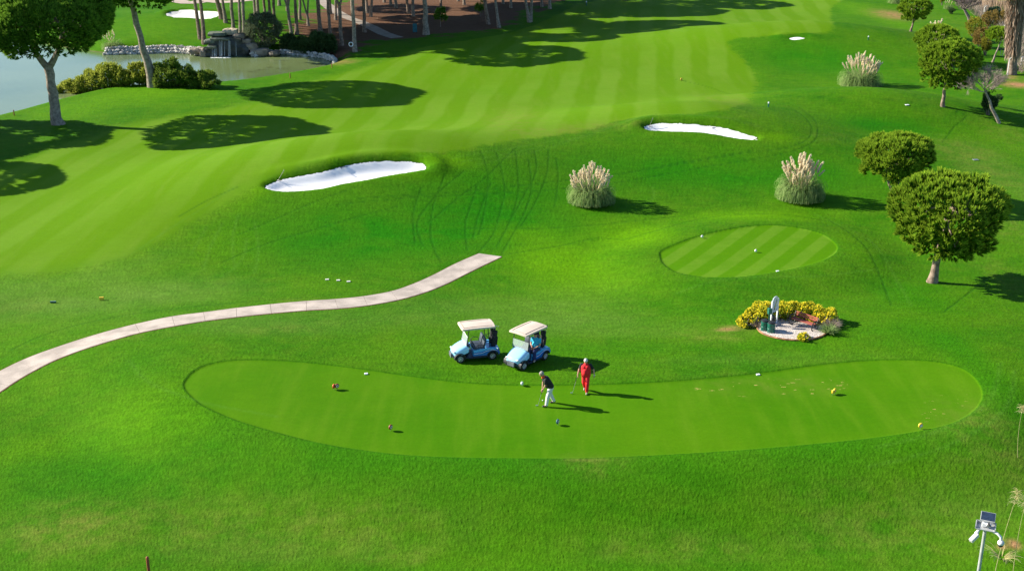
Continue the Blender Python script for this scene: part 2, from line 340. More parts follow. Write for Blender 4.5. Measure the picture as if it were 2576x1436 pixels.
    col = np.exp(-((np.maximum(0, -dt1)/2.6)**2))*(dt1 < 0)*(dt1 > -9)*.55*sst(-(Yg-50.5), -3, 3); deep = np.clip(np.maximum(deep, col), 0, 1)
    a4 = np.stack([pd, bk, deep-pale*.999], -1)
    nr, nc = Z.shape; idx = np.arange(nr*nc).reshape(nr, nc)
    F = np.stack([idx[:-1, :-1], idx[:-1, 1:], idx[1:, 1:], idx[1:, :-1]], -1).reshape(-1, 4)
    V = np.stack([X, Yg, Z], -1).reshape(-1, 3)
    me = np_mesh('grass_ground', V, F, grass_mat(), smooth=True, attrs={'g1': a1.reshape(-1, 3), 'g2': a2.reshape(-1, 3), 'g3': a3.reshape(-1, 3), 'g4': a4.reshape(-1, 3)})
    tag(link('grass_ground', me), kind='structure')

def grass_mat():
    t = NT('mown grass'); v = t.obj()
    def a3(n):
        k = t.n('SeparateXYZ'); t.put(k.inputs[0], t.attr(n).outputs['Vector']); return k.outputs
    fair, tee1, tee2 = a3('g1'); straw, dry, bright = a3('g2'); track, lite, soil = a3('g3'); pond, bunk, dp = a3('g4')
    n1 = t.noise(v, .12, 5, .6); n2 = t.noise(v, .7, 4, .6); n3 = t.noise(v, 5.5, 4, .65); n4 = t.noise(v, 16, 3, .7)
    stv = t.mapv(v, (.45, 1.0, 1), (0, 0, R(14))); n5 = t.noise(stv, 2.4, 5, .65)      # long mower grain
    stf = t.mapv(v, (1.0, .12, 1), (0, 0, R(-8))); n6 = t.noise(stf, 1.1, 3, .6)
    # rough
    rough = t.mix(t.ss(n1, .32, .68), GR['r0'], GR['r1']); rough = t.mix(t.math('MULTIPLY', t.ss(n2, .35, .75), .5), rough, GR['r2'])
    pn = t.ss(t.noise(v, .35, 5, .6), .3, .7, .5, 1.1)
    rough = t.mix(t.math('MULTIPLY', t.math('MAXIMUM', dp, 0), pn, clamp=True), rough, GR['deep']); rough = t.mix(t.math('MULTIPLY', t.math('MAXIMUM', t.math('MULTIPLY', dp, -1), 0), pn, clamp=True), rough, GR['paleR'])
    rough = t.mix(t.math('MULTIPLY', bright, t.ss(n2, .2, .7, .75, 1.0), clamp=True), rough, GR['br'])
    dn = t.math('MULTIPLY', dry, t.ss(t.noise(v, .9, 5, .65), .35, .72, .15, 1.25), clamp=True)
    rough = t.mix(dn, rough, GR['dry'])
    # fairway with mown stripes 2.1 m wide, a few degrees off the view axis
    sp = t.n('SeparateXYZ'); t.put(sp.inputs[0], v)
    wob = t.math('MULTIPLY', t.math('SUBTRACT', t.noise(v, .05, 2), .5), 3.0)
    s_ = t.math('ADD', t.math('SUBTRACT', t.math('MULTIPLY', sp.outputs[0], .9945), t.math('MULTIPLY', sp.outputs[1], .1045)), wob)
    st = t.math('SINE', t.math('MULTIPLY', s_, 2*math.pi/4.3)); st = t.ss(st, -.45, .45)
    fw = t.mix(t.math('MULTIPLY', st, t.ss(t.noise(v, .06, 3), .36, .58, .2, .75)), GR['f0'], GR['f1']); fw = t.mix(t.ss(n1, .4, .75, 0, .6), fw, GR['f2'])
    fw = t.mix(t.math('MULTIPLY', t.ss(n6, .45, .8), .35), fw, GR['f3'])
    fw = t.mix(t.math('MULTIPLY', dn, .8), fw, GR['drf'])
    # the big tee, hardly striped; the round tee, striped
    g1 = t.mix(t.ss(n1, .35, .7), GR['t0'], GR['t1']); g1 = t.mix(t.math('MULTIPLY', t.ss(n6, .42, .75), .5), g1, GR['t2']); g1 = t.mix(t.math('MULTIPLY', dn, .7), g1, GR['dry'])
    s2 = t.math('SINE', t.math('MULTIPLY', t.math('SUBTRACT', t.math('MULTIPLY', sp.outputs[0], .85), t.math('MULTIPLY', sp.outputs[1], .527)), 2*math.pi/1.75))
    g2 = t.mix(t.math('MULTIPLY', t.ss(s2, -.3, .3), t.ss(n2, .3, .7, .35, .9)), GR['s0'], GR['s1']); g2 = t.mix(t.ss(n2, .45, .8, 0, .5), g2, GR['f2'])
    edge = t.math('MULTIPLY', t.math('SUBTRACT', n3, .5), .25)
    c = t.mix(t.ss(t.math('ADD', fair, t.math('MULTIPLY', t.math('SUBTRACT', n2, .5), 2.0)), t.ss(sp.outputs[0], -22, -8, -2.2, -.5), t.ss(sp.outputs[0], -22, -8, 1.8, .4)), rough, fw)
    e4 = t.math('MULTIPLY', edge, .45); c = t.mix(t.ss(t.math('ADD', tee1, e4), -.04, .04), c, g1); c = t.mix(t.ss(t.math('ADD', tee2, e4), -.04, .04), c, g2)
    # raised rims of the tees: longer blades, their shade painted as a dark line
    for te in (tee1, tee2):
        rim = t.math('MULTIPLY', t.ss(te, -.16, -.02), t.ss(te, -.01, .06, 1, 0)); c = t.mix(t.math('MULTIPLY', rim, .55), c, GR['rim'])
    # worn divots on the big tee
    vo = t.n('TexVoronoi'); vo.feature = 'F1'; t.put(vo.inputs['Vector'], t.mapv(v, (1.6, 5.5, 1), (0, 0, R(-14)))); vo.inputs['Scale'].default_value = 1.0
    dv = t.math('MULTIPLY', t.math('LESS_THAN', vo.outputs['Distance'], t.ss(n3, .4, .75, .06, .34)), t.math('MULTIPLY', t.ss(tee1, .3, 1.2), t.ss(t.math('ADD', dry, t.math('MULTIPLY', t.math('SUBTRACT', n2, .5), .25)), .09, .2)), clamp=True)
    c = t.mix(t.math('MULTIPLY', dv, .85), c, GR['divot'])
    # pale trimmings scattered on tees
    vo2 = t.n('TexVoronoi'); t.put(vo2.inputs['Vector'], t.mapv(v, (1.3, 3.2, 1), (0, 0, R(20)))); vo2.inputs['Scale'].default_value = 1.2
    c = t.mix(t.math('MULTIPLY', t.math('MULTIPLY', t.math('LESS_THAN', vo2.outputs['Distance'], t.ss(n2, .5, .8, .0, .10)), .5), t.ss(tee1, 0, .5)), c, GR['pale'])
    # wheel tracks
    tk = t.math('MULTIPLY', track, t.ss(n3, .3, .65, .45, 1.0)); c = t.mix(tk, c, GR['trk'])
    c = t.mix(t.math('MULTIPLY', lite, t.ss(n3, .35, .65, .2, .9)), c, GR['lit'])
    # fallen needles under the pines, bare soil
    sN = t.ss(t.math('ADD', straw, t.math('MULTIPLY', t.math('SUBTRACT', t.noise(v, .16, 5, .65), .53), 22.0)), -.8, 1.2)
    sN = t.math('MULTIPLY', sN, t.ss(straw, -5, 0))
    c = t.mix(sN, c, t.mix(n2, GR['str0'], GR['str1']))
    c = t.mix(t.math('MULTIPLY', soil, t.ss(n2, .3, .6, .3, 1.1), clamp=True), c, t.mix(n3, GR['soil0'], GR['soil1']))
    c = t.mix(t.ss(pond, -.55, -.2), c, GR['mud'])
    c = t.mix(t.ss(bunk, -.10, .02), c, GR['lip'])
    # fine blade texture
    mown = t.math('MAXIMUM', t.math('MAXIMUM', t.ss(fair, -.2, .4), t.ss(tee1, -.02, .05)), t.ss(tee2, -.02, .05))
    det = t.math('ADD', t.math('MULTIPLY', n3, .42), t.math('ADD', t.math('MULTIPLY', n4, .38), t.math('MULTIPLY', n5, .30)))
    det = t.ss(det, .40, .76, .73, 1.27)
    k = t.n('Mix'); k.data_type = 'FLOAT'; t.put(k.inputs[0], t.math('MULTIPLY', mown, .72)); t.put(k.inputs[2], det); k.inputs[3].default_value = 1.0
    sc = t.n('VectorMath'); sc.operation = 'SCALE'; t.put(sc.inputs[0], c); t.put(sc.inputs['Scale'], k.outputs[0])
    # small dark pits of the rough
    vo3 = t.n('TexVoronoi'); t.put(vo3.inputs['Vector'], t.mapv(v, (1.2, 2.4, 1), (0, 0, R(25)))); vo3.inputs['Scale'].default_value = 1.9
    pit = t.math('MULTIPLY', t.math('LESS_THAN', vo3.outputs['Distance'], t.ss(n2, .48, .72, .0, .17)), t.math('SUBTRACT', 1, mown), clamp=True)
    cc = t.mix(t.math('MULTIPLY', pit, .5), sc.outputs[0], GR['pit'])
    t.put(t.b.inputs['Base Color'], cc); t.b.inputs['Roughness'].default_value = .85; t.b.inputs['Specular IOR Level'].default_value = .03
    h = t.math('ADD', t.math('MULTIPLY', n3, .6), t.math('ADD', t.math('MULTIPLY', n4, .3), t.math('MULTIPLY', n5, .45)))
    h = t.math('SUBTRACT', h, t.math('MULTIPLY', track, .5)); h = t.math('SUBTRACT', h, t.math('MULTIPLY', pit, .5))
    b = t.n('Bump'); t.put(b.inputs['Height'], h); t.put(b.inputs['Strength'], t.ss(mown, 0, 1, .48, .12)); b.inputs['Distance'].default_value = .11
    t.put(t.b.inputs['Normal'], b.outputs[0])
    return t.m
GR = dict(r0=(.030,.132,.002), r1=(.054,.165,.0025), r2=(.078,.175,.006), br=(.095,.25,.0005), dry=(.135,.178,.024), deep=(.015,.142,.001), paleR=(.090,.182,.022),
  f0=(.084,.192,.002), f1=(.118,.228,.016), f2=(.080,.200,.002), f3=(.130,.215,.020), drf=(.15,.16,.032),
  t0=(.046,.160,.001), t1=(.066,.180,.002), t2=(.088,.200,.006), s0=(.062,.182,.001), s1=(.106,.220,.014), rim=(.022,.105,.002), divot=(.38,.29,.09), pale=(.20,.27,.07),
  trk=(.006,.062,.004), lit=(.078,.20,.02), str0=(.10,.055,.034), str1=(.17,.095,.06), soil0=(.26,.13,.05), soil1=(.36,.22,.11), mud=(.14,.11,.06), lip=(.05,.085,.012), pit=(.006,.038,.003))
build_ground()
def P(px, py, dz=0.0):
    x, y = march(Hfull, px, py); return Vector((x, y, float(Hfull(np.array([x]), np.array([y]))[0])+dz))
def gz(x, y): return float(Hfull(np.array([x]), np.array([y]))[0])

# ---------------- path, sand, water ----------------
def build_path():
    con = mat('path concrete', (.43,.37,.32), .85, .13, .9, .25, 20, spec=.2); con.node_tree.nodes['Principled BSDF']
    kerb = mat('path edge', (.25,.12,.06), .9)
    root = empty('cart_path', (0, 0, 0)); tag(root, kind='structure')
    mb = MB(); kb = MB(); nj = len(UPATH)-1
    for j in range(nj):
        Q = UP[j*6:j*6+7].copy(); L = LP[j*6:j*6+7].copy()
        if j: Q[0] += (Q[1]-Q[0])*.05; L[0] += (L[1]-L[0])*.05
        vs = []
        for q, w in zip(Q, L):
            for k in range(5):
                p = q+(w-q)*k/4; vs.append((p[0], p[1], gz(p[0], p[1])+.045))
        m = len(Q); fs = [(i*5+k, i*5+k+1, (i+1)*5+k+1, (i+1)*5+k) for i in range(m-1) for k in range(4)]
        o = len(vs); per = [i*5 for i in range(m)]+[(m-1)*5+k for k in range(1, 5)]+[i*5+4 for i in range(m-2, -1, -1)]+[3, 2, 1]
        for i in per: x, y, z = vs[i]; vs.append((x, y, z-.16))
        fs += [(per[i], per[(i+1) % len(per)], o+(i+1) % len(per), o+i) for i in range(len(per))]
        mb.add(vs, fs)
    mb.build('slab', con, root)
    for PL, off in ((UP, 1), (LP, -1)):
        d = np.gradient(PL, axis=0); d /= np.hypot(d[:, 0], d[:, 1])[:, None]; nn = np.stack([-d[:, 1], d[:, 0]], -1)*off
        pts = [(PL[i, 0]+nn[i, 0]*.03, PL[i, 1]+nn[i, 1]*.03, gz(PL[i, 0], PL[i, 1])+.005) for i in range(len(PL))]; kb.tube(pts, .035, 5)
    kb.build('edging', kerb, root)
build_path()

def sheet(name, Pg, zf, m, step, grow=.5, kind='structure'):
    """conforming sheet over an outline"""
    c = Pg.mean(0); d = np.gradient(np.vstack([Pg[-1:], Pg, Pg[:1]]), axis=0)[1:-1]; d /= np.hypot(d[:, 0], d[:, 1])[:, None]
    n = np.stack([d[:, 1], -d[:, 0]], -1)
    area = .5*np.sum(Pg[:, 0]*np.roll(Pg[:, 1], -1)-np.roll(Pg[:, 0], -1)*Pg[:, 1]); n *= 1 if area > 0 else -1
    O = Pg+n*grow
    xs = np.arange(O[:, 0].min(), O[:, 0].max(), step); ys = np.arange(O[:, 1].min(), O[:, 1].max(), step)
    X, Y = np.meshgrid(xs, ys); k = sdf(X, Y, O) > step*.4
    from mathutils.geometry import delaunay_2d_cdt
    pts = [Vector(p) for p in O]+[Vector(p) for p in zip(X[k], Y[k])]; ne = len(O)
    r = delaunay_2d_cdt(pts, [(i, (i+1) % ne) for i in range(ne)], [], 1, 1e-5)
    V = np.array([(p.x, p.y, 0) for p in r[0]]); V[:, 2] = zf(V[:, 0], V[:, 1]); F = np.array([f for f in r[2] if len(f) == 3])
    o = link(name, np_mesh(name, V, F, m, smooth=True)); return tag(o, kind=kind)
def sand_mat(nm, col):
    t = NT(nm); v = t.obj(); w = t.n('TexWave'); t.put(w.inputs['Vector'], t.mapv(v, (1, 1, 1), (0, 0, .35))); w.inputs['Scale'].default_value = 3.0; w.inputs['Distortion'].default_value = 4; w.inputs['Detail'].default_value = 3
    c = t.mix(t.ss(t.noise(v, 1.2, 5), .35, .7), tuple(x*.94 for x in col), col); t.put(t.b.inputs['Base Color'], c); t.b.inputs['Roughness'].default_value = .95; t.b.inputs['Specular IOR Level'].default_value = .1
    t.put(t.b.inputs['Normal'], t.bump(t.math('ADD', t.math('MULTIPLY', w.outputs['Fac'], .25), t.noise(v, 9, 4)), .22, .04)); return t.m
SAND = sand_mat('white bunker sand', (.80,.79,.78))
for i, (Pg, dep) in enumerate(BKS):
    def zf(x, y, Pg=Pg, dep=dep):
        d = sdf(x, y, Pg, 6); base = Hfull(x, y)
        return np.where(d > 0, base+.05*sst(d, 0, .15), base-.15*sst(-d, 0, .3)+0*base)
    sheet('bunker_sand', Pg, zf, SAND, .22 if i < 2 else .5, .35)
def water_mat():
    t = NT('pond water'); v = t.obj(); n = t.noise(v, .05, 3); t.put(t.b.inputs['Base Color'], t.mix(t.ss(n, .35, .65), (.115,.165,.085), (.15,.20,.105)))
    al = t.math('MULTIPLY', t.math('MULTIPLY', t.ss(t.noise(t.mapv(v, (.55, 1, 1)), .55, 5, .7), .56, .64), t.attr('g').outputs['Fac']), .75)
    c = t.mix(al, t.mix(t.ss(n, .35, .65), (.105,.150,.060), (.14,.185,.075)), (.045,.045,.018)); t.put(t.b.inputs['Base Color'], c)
    t.b.inputs['Roughness'].default_value = .07; t.b.inputs['IOR'].default_value = 1.33; t.b.inputs['Specular IOR Level'].default_value = .30
    w = t.noise(t.mapv(v, (1, 2.2, 1), (0, 0, .4)), 2.2, 4, .6); t.put(t.b.inputs['Normal'], t.bump(w, .22, .05)); return t.m
wo = sheet('pond_water', PD, lambda x, y: np.full(x.shape, WATER_Z), water_mat(), 2.0, .5)
me = wo.data; co_ = np.zeros(len(me.vertices)*3); me.vertices.foreach_get('co', co_); co_ = co_.reshape(-1, 3)
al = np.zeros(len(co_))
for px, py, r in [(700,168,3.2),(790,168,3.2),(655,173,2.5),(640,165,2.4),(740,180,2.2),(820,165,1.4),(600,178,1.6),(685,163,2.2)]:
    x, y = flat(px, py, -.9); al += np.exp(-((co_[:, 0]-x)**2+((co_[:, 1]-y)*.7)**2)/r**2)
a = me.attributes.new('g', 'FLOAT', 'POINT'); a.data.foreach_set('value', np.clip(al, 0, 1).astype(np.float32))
# ---------------- foliage generators ----------------
PINE = leaf_mat('pine needles', (.048,.135,.010), (.105,.220,.016), (.34,.48,.035), .35)
PINE_D = leaf_mat('dark pine needles', (.034,.115,.018), (.070,.185,.020), (.22,.38,.035), .32)
BARK = mat('pine bark', (.30,.23,.18), .95, .35, 3.5, .9, 9, col2=(.13,.095,.07), spec=.1)
BARK_G = mat('grey pine bark', (.34,.29,.235), .95, .35, 4, .9, 9, col2=(.16,.13,.105), spec=.1)
def unit(n, r=None):
    v = (r or rng).standard_normal((n, 3)); return v/np.linalg.norm(v, axis=1)[:, None]
def tufts(base, ax, L, Wd, k, spread, r, bend=0.0):
    """k narrow blades fanning out of every base point along its axis: V, F, vt"""
    n = len(base); ax = ax/np.linalg.norm(ax, axis=1)[:, None]
    j = unit(n*k, r); A = np.repeat(ax, k, 0); B = np.repeat(base, k, 0)
    Lr = np.repeat(L if np.ndim(L) else np.full(n, L), k)*r.uniform(.75, 1.15, n*k)
    d = A+j*spread; d /= np.linalg.norm(d, axis=1)[:, None]; s = np.cross(d, unit(n*k, r)); s /= np.linalg.norm(s, axis=1)[:, None]
    w = (Wd*r.uniform(.7, 1.3, n*k))[:, None]*s; tip = B+d*Lr[:, None]; mid = B+d*Lr[:, None]*.6
    V = np.stack([B-w*.25, B+w*.25, mid+w*.6, tip, mid-w*.6], 1).reshape(-1, 3)
    o = np.arange(n*k)[:, None]*5; F = np.concatenate([o+np.array([[0, 1, 2]]), o+np.array([[0, 2, 4]]), o+np.array([[4, 2, 3]])])
    cv = np.repeat(r.uniform(0, 1, n), k); vt = np.stack([np.repeat(cv, 5), np.tile([0, 0, .6, 1, .6], n*k), np.zeros(n*k*5)], -1)
    return V, F, vt
def dome_points(lobes, n, r, low=-.25, gap=.0):
    """points on the outer skin of a union of ellipsoid lobes, with their outward normals"""
    L = np.array(lobes, float); ar = (L[:, 3]*L[:, 4]+L[:, 3]*L[:, 5])**1.0; pr = ar/ar.sum(); Ps = []; Ns = []; need = n; guard = 0
    while need > 0 and guard < 60:
        guard += 1; m = max(need*2, 200); i = r.choice(len(L), m, p=pr); d = unit(m, r); rad = r.uniform(.86, 1.02, m)[:, None]
        p = L[i, :3]+d*L[i, 3:6]*rad; nn = d/L[i, 3:6]; nn /= np.linalg.norm(nn, axis=1)[:, None]
        q = ((p[:, None, :]-L[None, :, :3])/L[None, :, 3:6]); inside = ((q**2).sum(-1) < .72).any(1)
        g_ = np.sin(p[:, 0]*2.9+1)*np.sin(p[:, 1]*2.7+2)+np.sin(p[:, 2]*3.9+p[:, 0]*1.3); ok = ~inside & (d[:, 2] > low-.25*r.uniform(0, 1, m)) & (g_ < 1.05+.3*r.standard_normal(m)); p = p[ok][:need]; nn = nn[ok][:need]; Ps.append(p); Ns.append(nn); need -= len(p)
    return np.concatenate(Ps), np.concatenate(Ns)
def crown_lobes(a, b, c, cz, nl, r, cx=0, cy=0, lr=.34, flat_=.55, lo=-.15):
    """main ellipsoid + smaller lobes bulging out of it"""
    out = [(cx, cy, cz, a*.82, b*.82, c*.80)]
    for i in range(nl):
        t = (i+.5)/nl; z = 1-t*(1-lo); ph = i*2.39996+r.uniform(-.3, .3); s = math.sqrt(max(0, 1-z*z)); k = lr*r.uniform(.6, 1.4)
        out.append((cx+a*.72*s*math.cos(ph), cy+b*.72*s*math.sin(ph), cz+c*.68*z, a*k, b*k, c*k*1.15*r.uniform(.8, 1.1)))
    return out
def crown_mesh(name, lobes, n, L, Wd, k, spread, seed, m, up=.7, low=-.25, inner=.25, bend=0):
    r = np.random.default_rng(seed); p, nn = dome_points(lobes, n, r, low)
    dist = r.uniform(0, 1, len(p)); deep = dist < inner; p = p-nn*np.where(deep, r.uniform(.1, .5, len(p)), 0)[:, None]*L*2.0
    ax = nn*.8+np.array([0, 0, up])+unit(len(p), r)*.25
    V, F, vt = tufts(p, ax, np.full(len(p), L), np.full(len(p)*k, Wd), k, spread, r)
    return np_mesh(name, V, F, m, vt)
def bezier(p0, p1, p2, n=7):
    return [(p0*(1-t)**2+p1*2*t*(1-t)+p2*t*t) for t in [i/(n-1) for i in range(n)]]
def trunk_mb(mb, base, top, r0, r1, bow=.0, n=10, flare=1.35, seed=0, segs=9):
    q = random.Random(seed); base = Vector(base); top = Vector(top); side = Vector((q.uniform(-1, 1), q.uniform(-1, 1), 0))*bow
    pts = []; rad = []
    for i in range(segs+1):
        t = i/segs; p = base.lerp(top, t)+side*math.sin(math.pi*t)+Vector((q.uniform(-1, 1), q.uniform(-1, 1), 0))*r0*.22*(0 < i < segs)
        pts.append(p); rad.append((r0+(r1-r0)*t)*(1+(flare-1)*max(0, 1-t*segs/1.2))*q.uniform(.93, 1.07))
    mb.tube([pts[0]-Vector((0, 0, .3))]+pts, [rad[0]*1.1]+rad, n); return pts
def limbs(mb, start, lobes, r0, q, n=7, k=6):
    L = sorted(lobes[1:], key=lambda l: q.random())[:k]
    for l in L:
        e = Vector(l[:3]); s = Vector(start[q.randrange(max(1, len(start)-3), len(start))]); m = s.lerp(e, .5)+Vector((0, 0, -.12*(e-s).length+.2*q.random()))
        mb.tube(bezier(s, m, e, 6), [r0*(1-.13*i) for i in range(6)], 6)
        for _ in range(2):
            e2 = e+Vector((q.uniform(-1, 1)*l[3], q.uniform(-1, 1)*l[4], q.uniform(-.2, .8)*l[5])); mb.tube(bezier(m, m.lerp(e2, .6), e2, 4), [r0*.45, r0*.33, r0*.22, r0*.1], 5)
def pine(loc, label, a, b, c, cz, cx=0, cy=0, h0=.0, r0=.28, lean=(0, 0), n=1500, L=.55, Wd=.06, k=12, nl=22, seed=1, m=None, fork=None, low=-.25, cone=0, group=None, spread=.42, barkm=None, inner=.25):
    root = empty('pine_tree', loc, 0, label, 'tree', group); q = random.Random(seed); r = np.random.default_rng(seed)
    lobes = crown_lobes(a, b, c, cz, nl, r, cx, cy)
    if cone:   # thin foliage hanging under the dome
        for i in range(cone):
            ph = r.uniform(0, 6.28); rr = r.uniform(.3, .75); lobes.append((cx+a*rr*math.cos(ph), cy+b*rr*math.sin(ph), cz-c*(1.15-rr*.75), a*.26, b*.26, c*.30))
    mb = MB(); top = Vector((cx*.8+lean[0], cy*.8+lean[1], cz+c*.2)); fk = cz-c*.95 if fork is None else fork
    if fork:
        f = Vector((lean[0]*.5, lean[1]*.5, fork)); pts = trunk_mb(mb, (0, 0, 0), f, r0, r0*.85, .08, seed=seed)
        for sx in (-1, 1):
            e = Vector((cx+sx*a*.32, cy+q.uniform(-.2, .2)*b, cz)); path = bezier(f, f.lerp(e, .45)+Vector((sx*a*.1, 0, -.2)), e, 8); mb.tube(path, [r0*(.72-.07*i) for i in range(8)], 8); limbs(mb, path, lobes, r0*.28, q, k=6)
    else:
        pts = trunk_mb(mb, (0, 0, 0), top, r0, r0*.4, .12, seed=seed); limbs(mb, pts[4:], lobes, r0*.3, q, k=11)
    mb.build('trunk', barkm or BARK, root, smooth=True)
    link('crown', crown_mesh('crown', lobes, n, L, Wd, k, spread, seed, m or PINE, low=low, inner=inner), root)
    return root
def sz(px, base):
    """metres per photograph pixel at a ground point"""
    d = math.sqrt((base.x)**2+(base.y)**2+(CAMH-base.z)**2); return px*d/FPX

# the two big umbrella pines by the pond
p = P(147, 313)
pine(p, 'big umbrella pine with forked trunk standing nearest the pond bank, at the left edge', 5.5, 6.8, 4.4, 9.4, 0, 0, n=8500, L=.52, Wd=.085, k=11, nl=46, r0=.50, seed=3, fork=5.4, lean=(-.5, 0), low=-.5, barkm=BARK_G, m=PINE_D, spread=.55)
p = P(385, 219)
pine(p, 'tall umbrella pine with leaning bare trunk between the two pond hedges', 5.6, 7.4, 4.2, 11.7, -.6, 0, n=7500, L=.58, Wd=.09, k=10, nl=40, r0=.48, seed=5, lean=(-1.5, 0), low=-.6, barkm=BARK_G, m=PINE_D, spread=.55)
# small clipped pines down the right side
RP = 'round pines on the right side of the course'
p = P(2345, 710)
pine(p, 'largest round pine at the right, thick single trunk and dense dome crown', 2.95, 3.2, 2.1, 4.4, .50, 0, n=2300, L=.50, Wd=.062, k=18, nl=52, r0=.27, seed=11, low=-.85, cone=34, group=RP, spread=.34)
p = P(2243, 497)
pine(p, 'twin-stemmed round pine behind the largest pine', 2.5, 2.8, 1.5, 3.05, 0, 0, n=1800, L=.46, Wd=.062, k=15, nl=30, r0=.17, seed=12, fork=.5, low=-.6, cone=10, group=RP)
p = P(2371, 268)
pine(p, 'round pine with bare lower trunk just left of the grey leafless tree', 2.35, 2.5, 1.95, 3.95, .2, 0, n=1700, L=.46, Wd=.065, k=13, nl=36, r0=.19, seed=13, low=-.65, cone=14, group=RP)
p = P(2352, 160)
pine(p, 'round dark pine half hidden behind another round pine, pale plumes over its top', 2.45, 2.6, 1.75, 2.7, 0, 0, n=1500, L=.44, Wd=.065, k=11, nl=28, r0=.18, seed=14, low=-.6, cone=8, group=RP)
p = P(2291, 80)
pine(p, 'small round pine beside a bare soil patch near the upper right', 2.1, 2.2, 1.4, 3.05, .2, 0, n=1200, L=.42, Wd=.065, k=10, nl=24, r0=.15, seed=15, low=-.6, cone=8, group=RP)
p = P(2497, 157)
pine(p, 'small pine with thin crooked pale trunk beside the shaggy palm', 1.55, 1.5, .95, 3.2, .55, 0, n=600, L=.40, Wd=.06, k=10, nl=16, r0=.12, seed=16, lean=(.5, 0), low=-.5, group=RP, barkm=BARK_G)

# ---- the pine grove: bare trunks in view, crowns above the frame ----
GC = []
for i in range(3):
    r = np.random.default_rng(60+i); GC.append(crown_mesh('grove_crown', crown_lobes(1, 1, .5, 0, 30, r), 1700, .15, .040, 6, .6, 60+i, PINE_D, low=-.5))
GG = 'bare-trunked pines of the grove'
def grove(px, py, tx, w, label, fork=None, h=None, cr=None, seed=None, lean2=None):
    seed = seed or int(px*7+py); q = random.Random(seed); b = P(px, py); t0 = at_depth(tx, 0, b.y); dz = max(1.0, t0.z-b.z); sl = (t0.x-b.x)/dz; sl = max(-.22, min(.22, sl))
    H = h or q.uniform(10, 12); cr = cr or q.uniform(4.8, 6.6); r0 = w/2
    root = empty('pine_tree', b, 0, label, 'tree', GG); mb = MB(); top = Vector((sl*H*.8, q.uniform(-.4, .4), H))
    if fork is not None:
        f = top*fork; pts = trunk_mb(mb, (0, 0, 0), f, r0, r0*.85, .05, 8, seed=seed, segs=5)
        for s in (-1, 1):
            e = top+Vector((s*H*(.10+.12*q.random()), q.uniform(-.5, .5), 0)); pp = bezier(f, f.lerp(e, .5)+Vector((-s*.1, 0, .0)), e, 8); mb.tube(pp, [r0*(.68-.06*i) for i in range(8)], 8)
    else:
        pts = trunk_mb(mb, (0, 0, 0), top, r0, r0*.5, q.uniform(.05, .3), 8, seed=seed, segs=11)
    for _ in range(5):
        ph = q.uniform(0, 6.28); e = top+Vector((math.cos(ph)*cr*.7, math.sin(ph)*cr*.7, q.uniform(.2, 1))); s = top*q.uniform(.72, .97)
        mb.tube(bezier(s, s.lerp(e, .5)+Vector((0, 0, -.3)), e, 5), [r0*.32, r0*.26, r0*.2, r0*.14, r0*.06], 5)
    for _ in range(3):
        s = top*q.uniform(.3, .65); ph = q.uniform(0, 6.28); e = s+Vector((math.cos(ph), math.sin(ph)*.5, q.uniform(0, .3)))*q.uniform(.25, .6); mb.tube([s, e], [r0*.22, r0*.12], 5)
    mb.build('trunk', BARK_G if seed % 3 else BARK, root, smooth=True)
    c = link('crown', GC[seed % 3], root, top+Vector((0, 0, .6))); c.scale = (cr, cr*1.05, cr*.85); c.rotation_euler.z = q.uniform(0, 6)
    return root
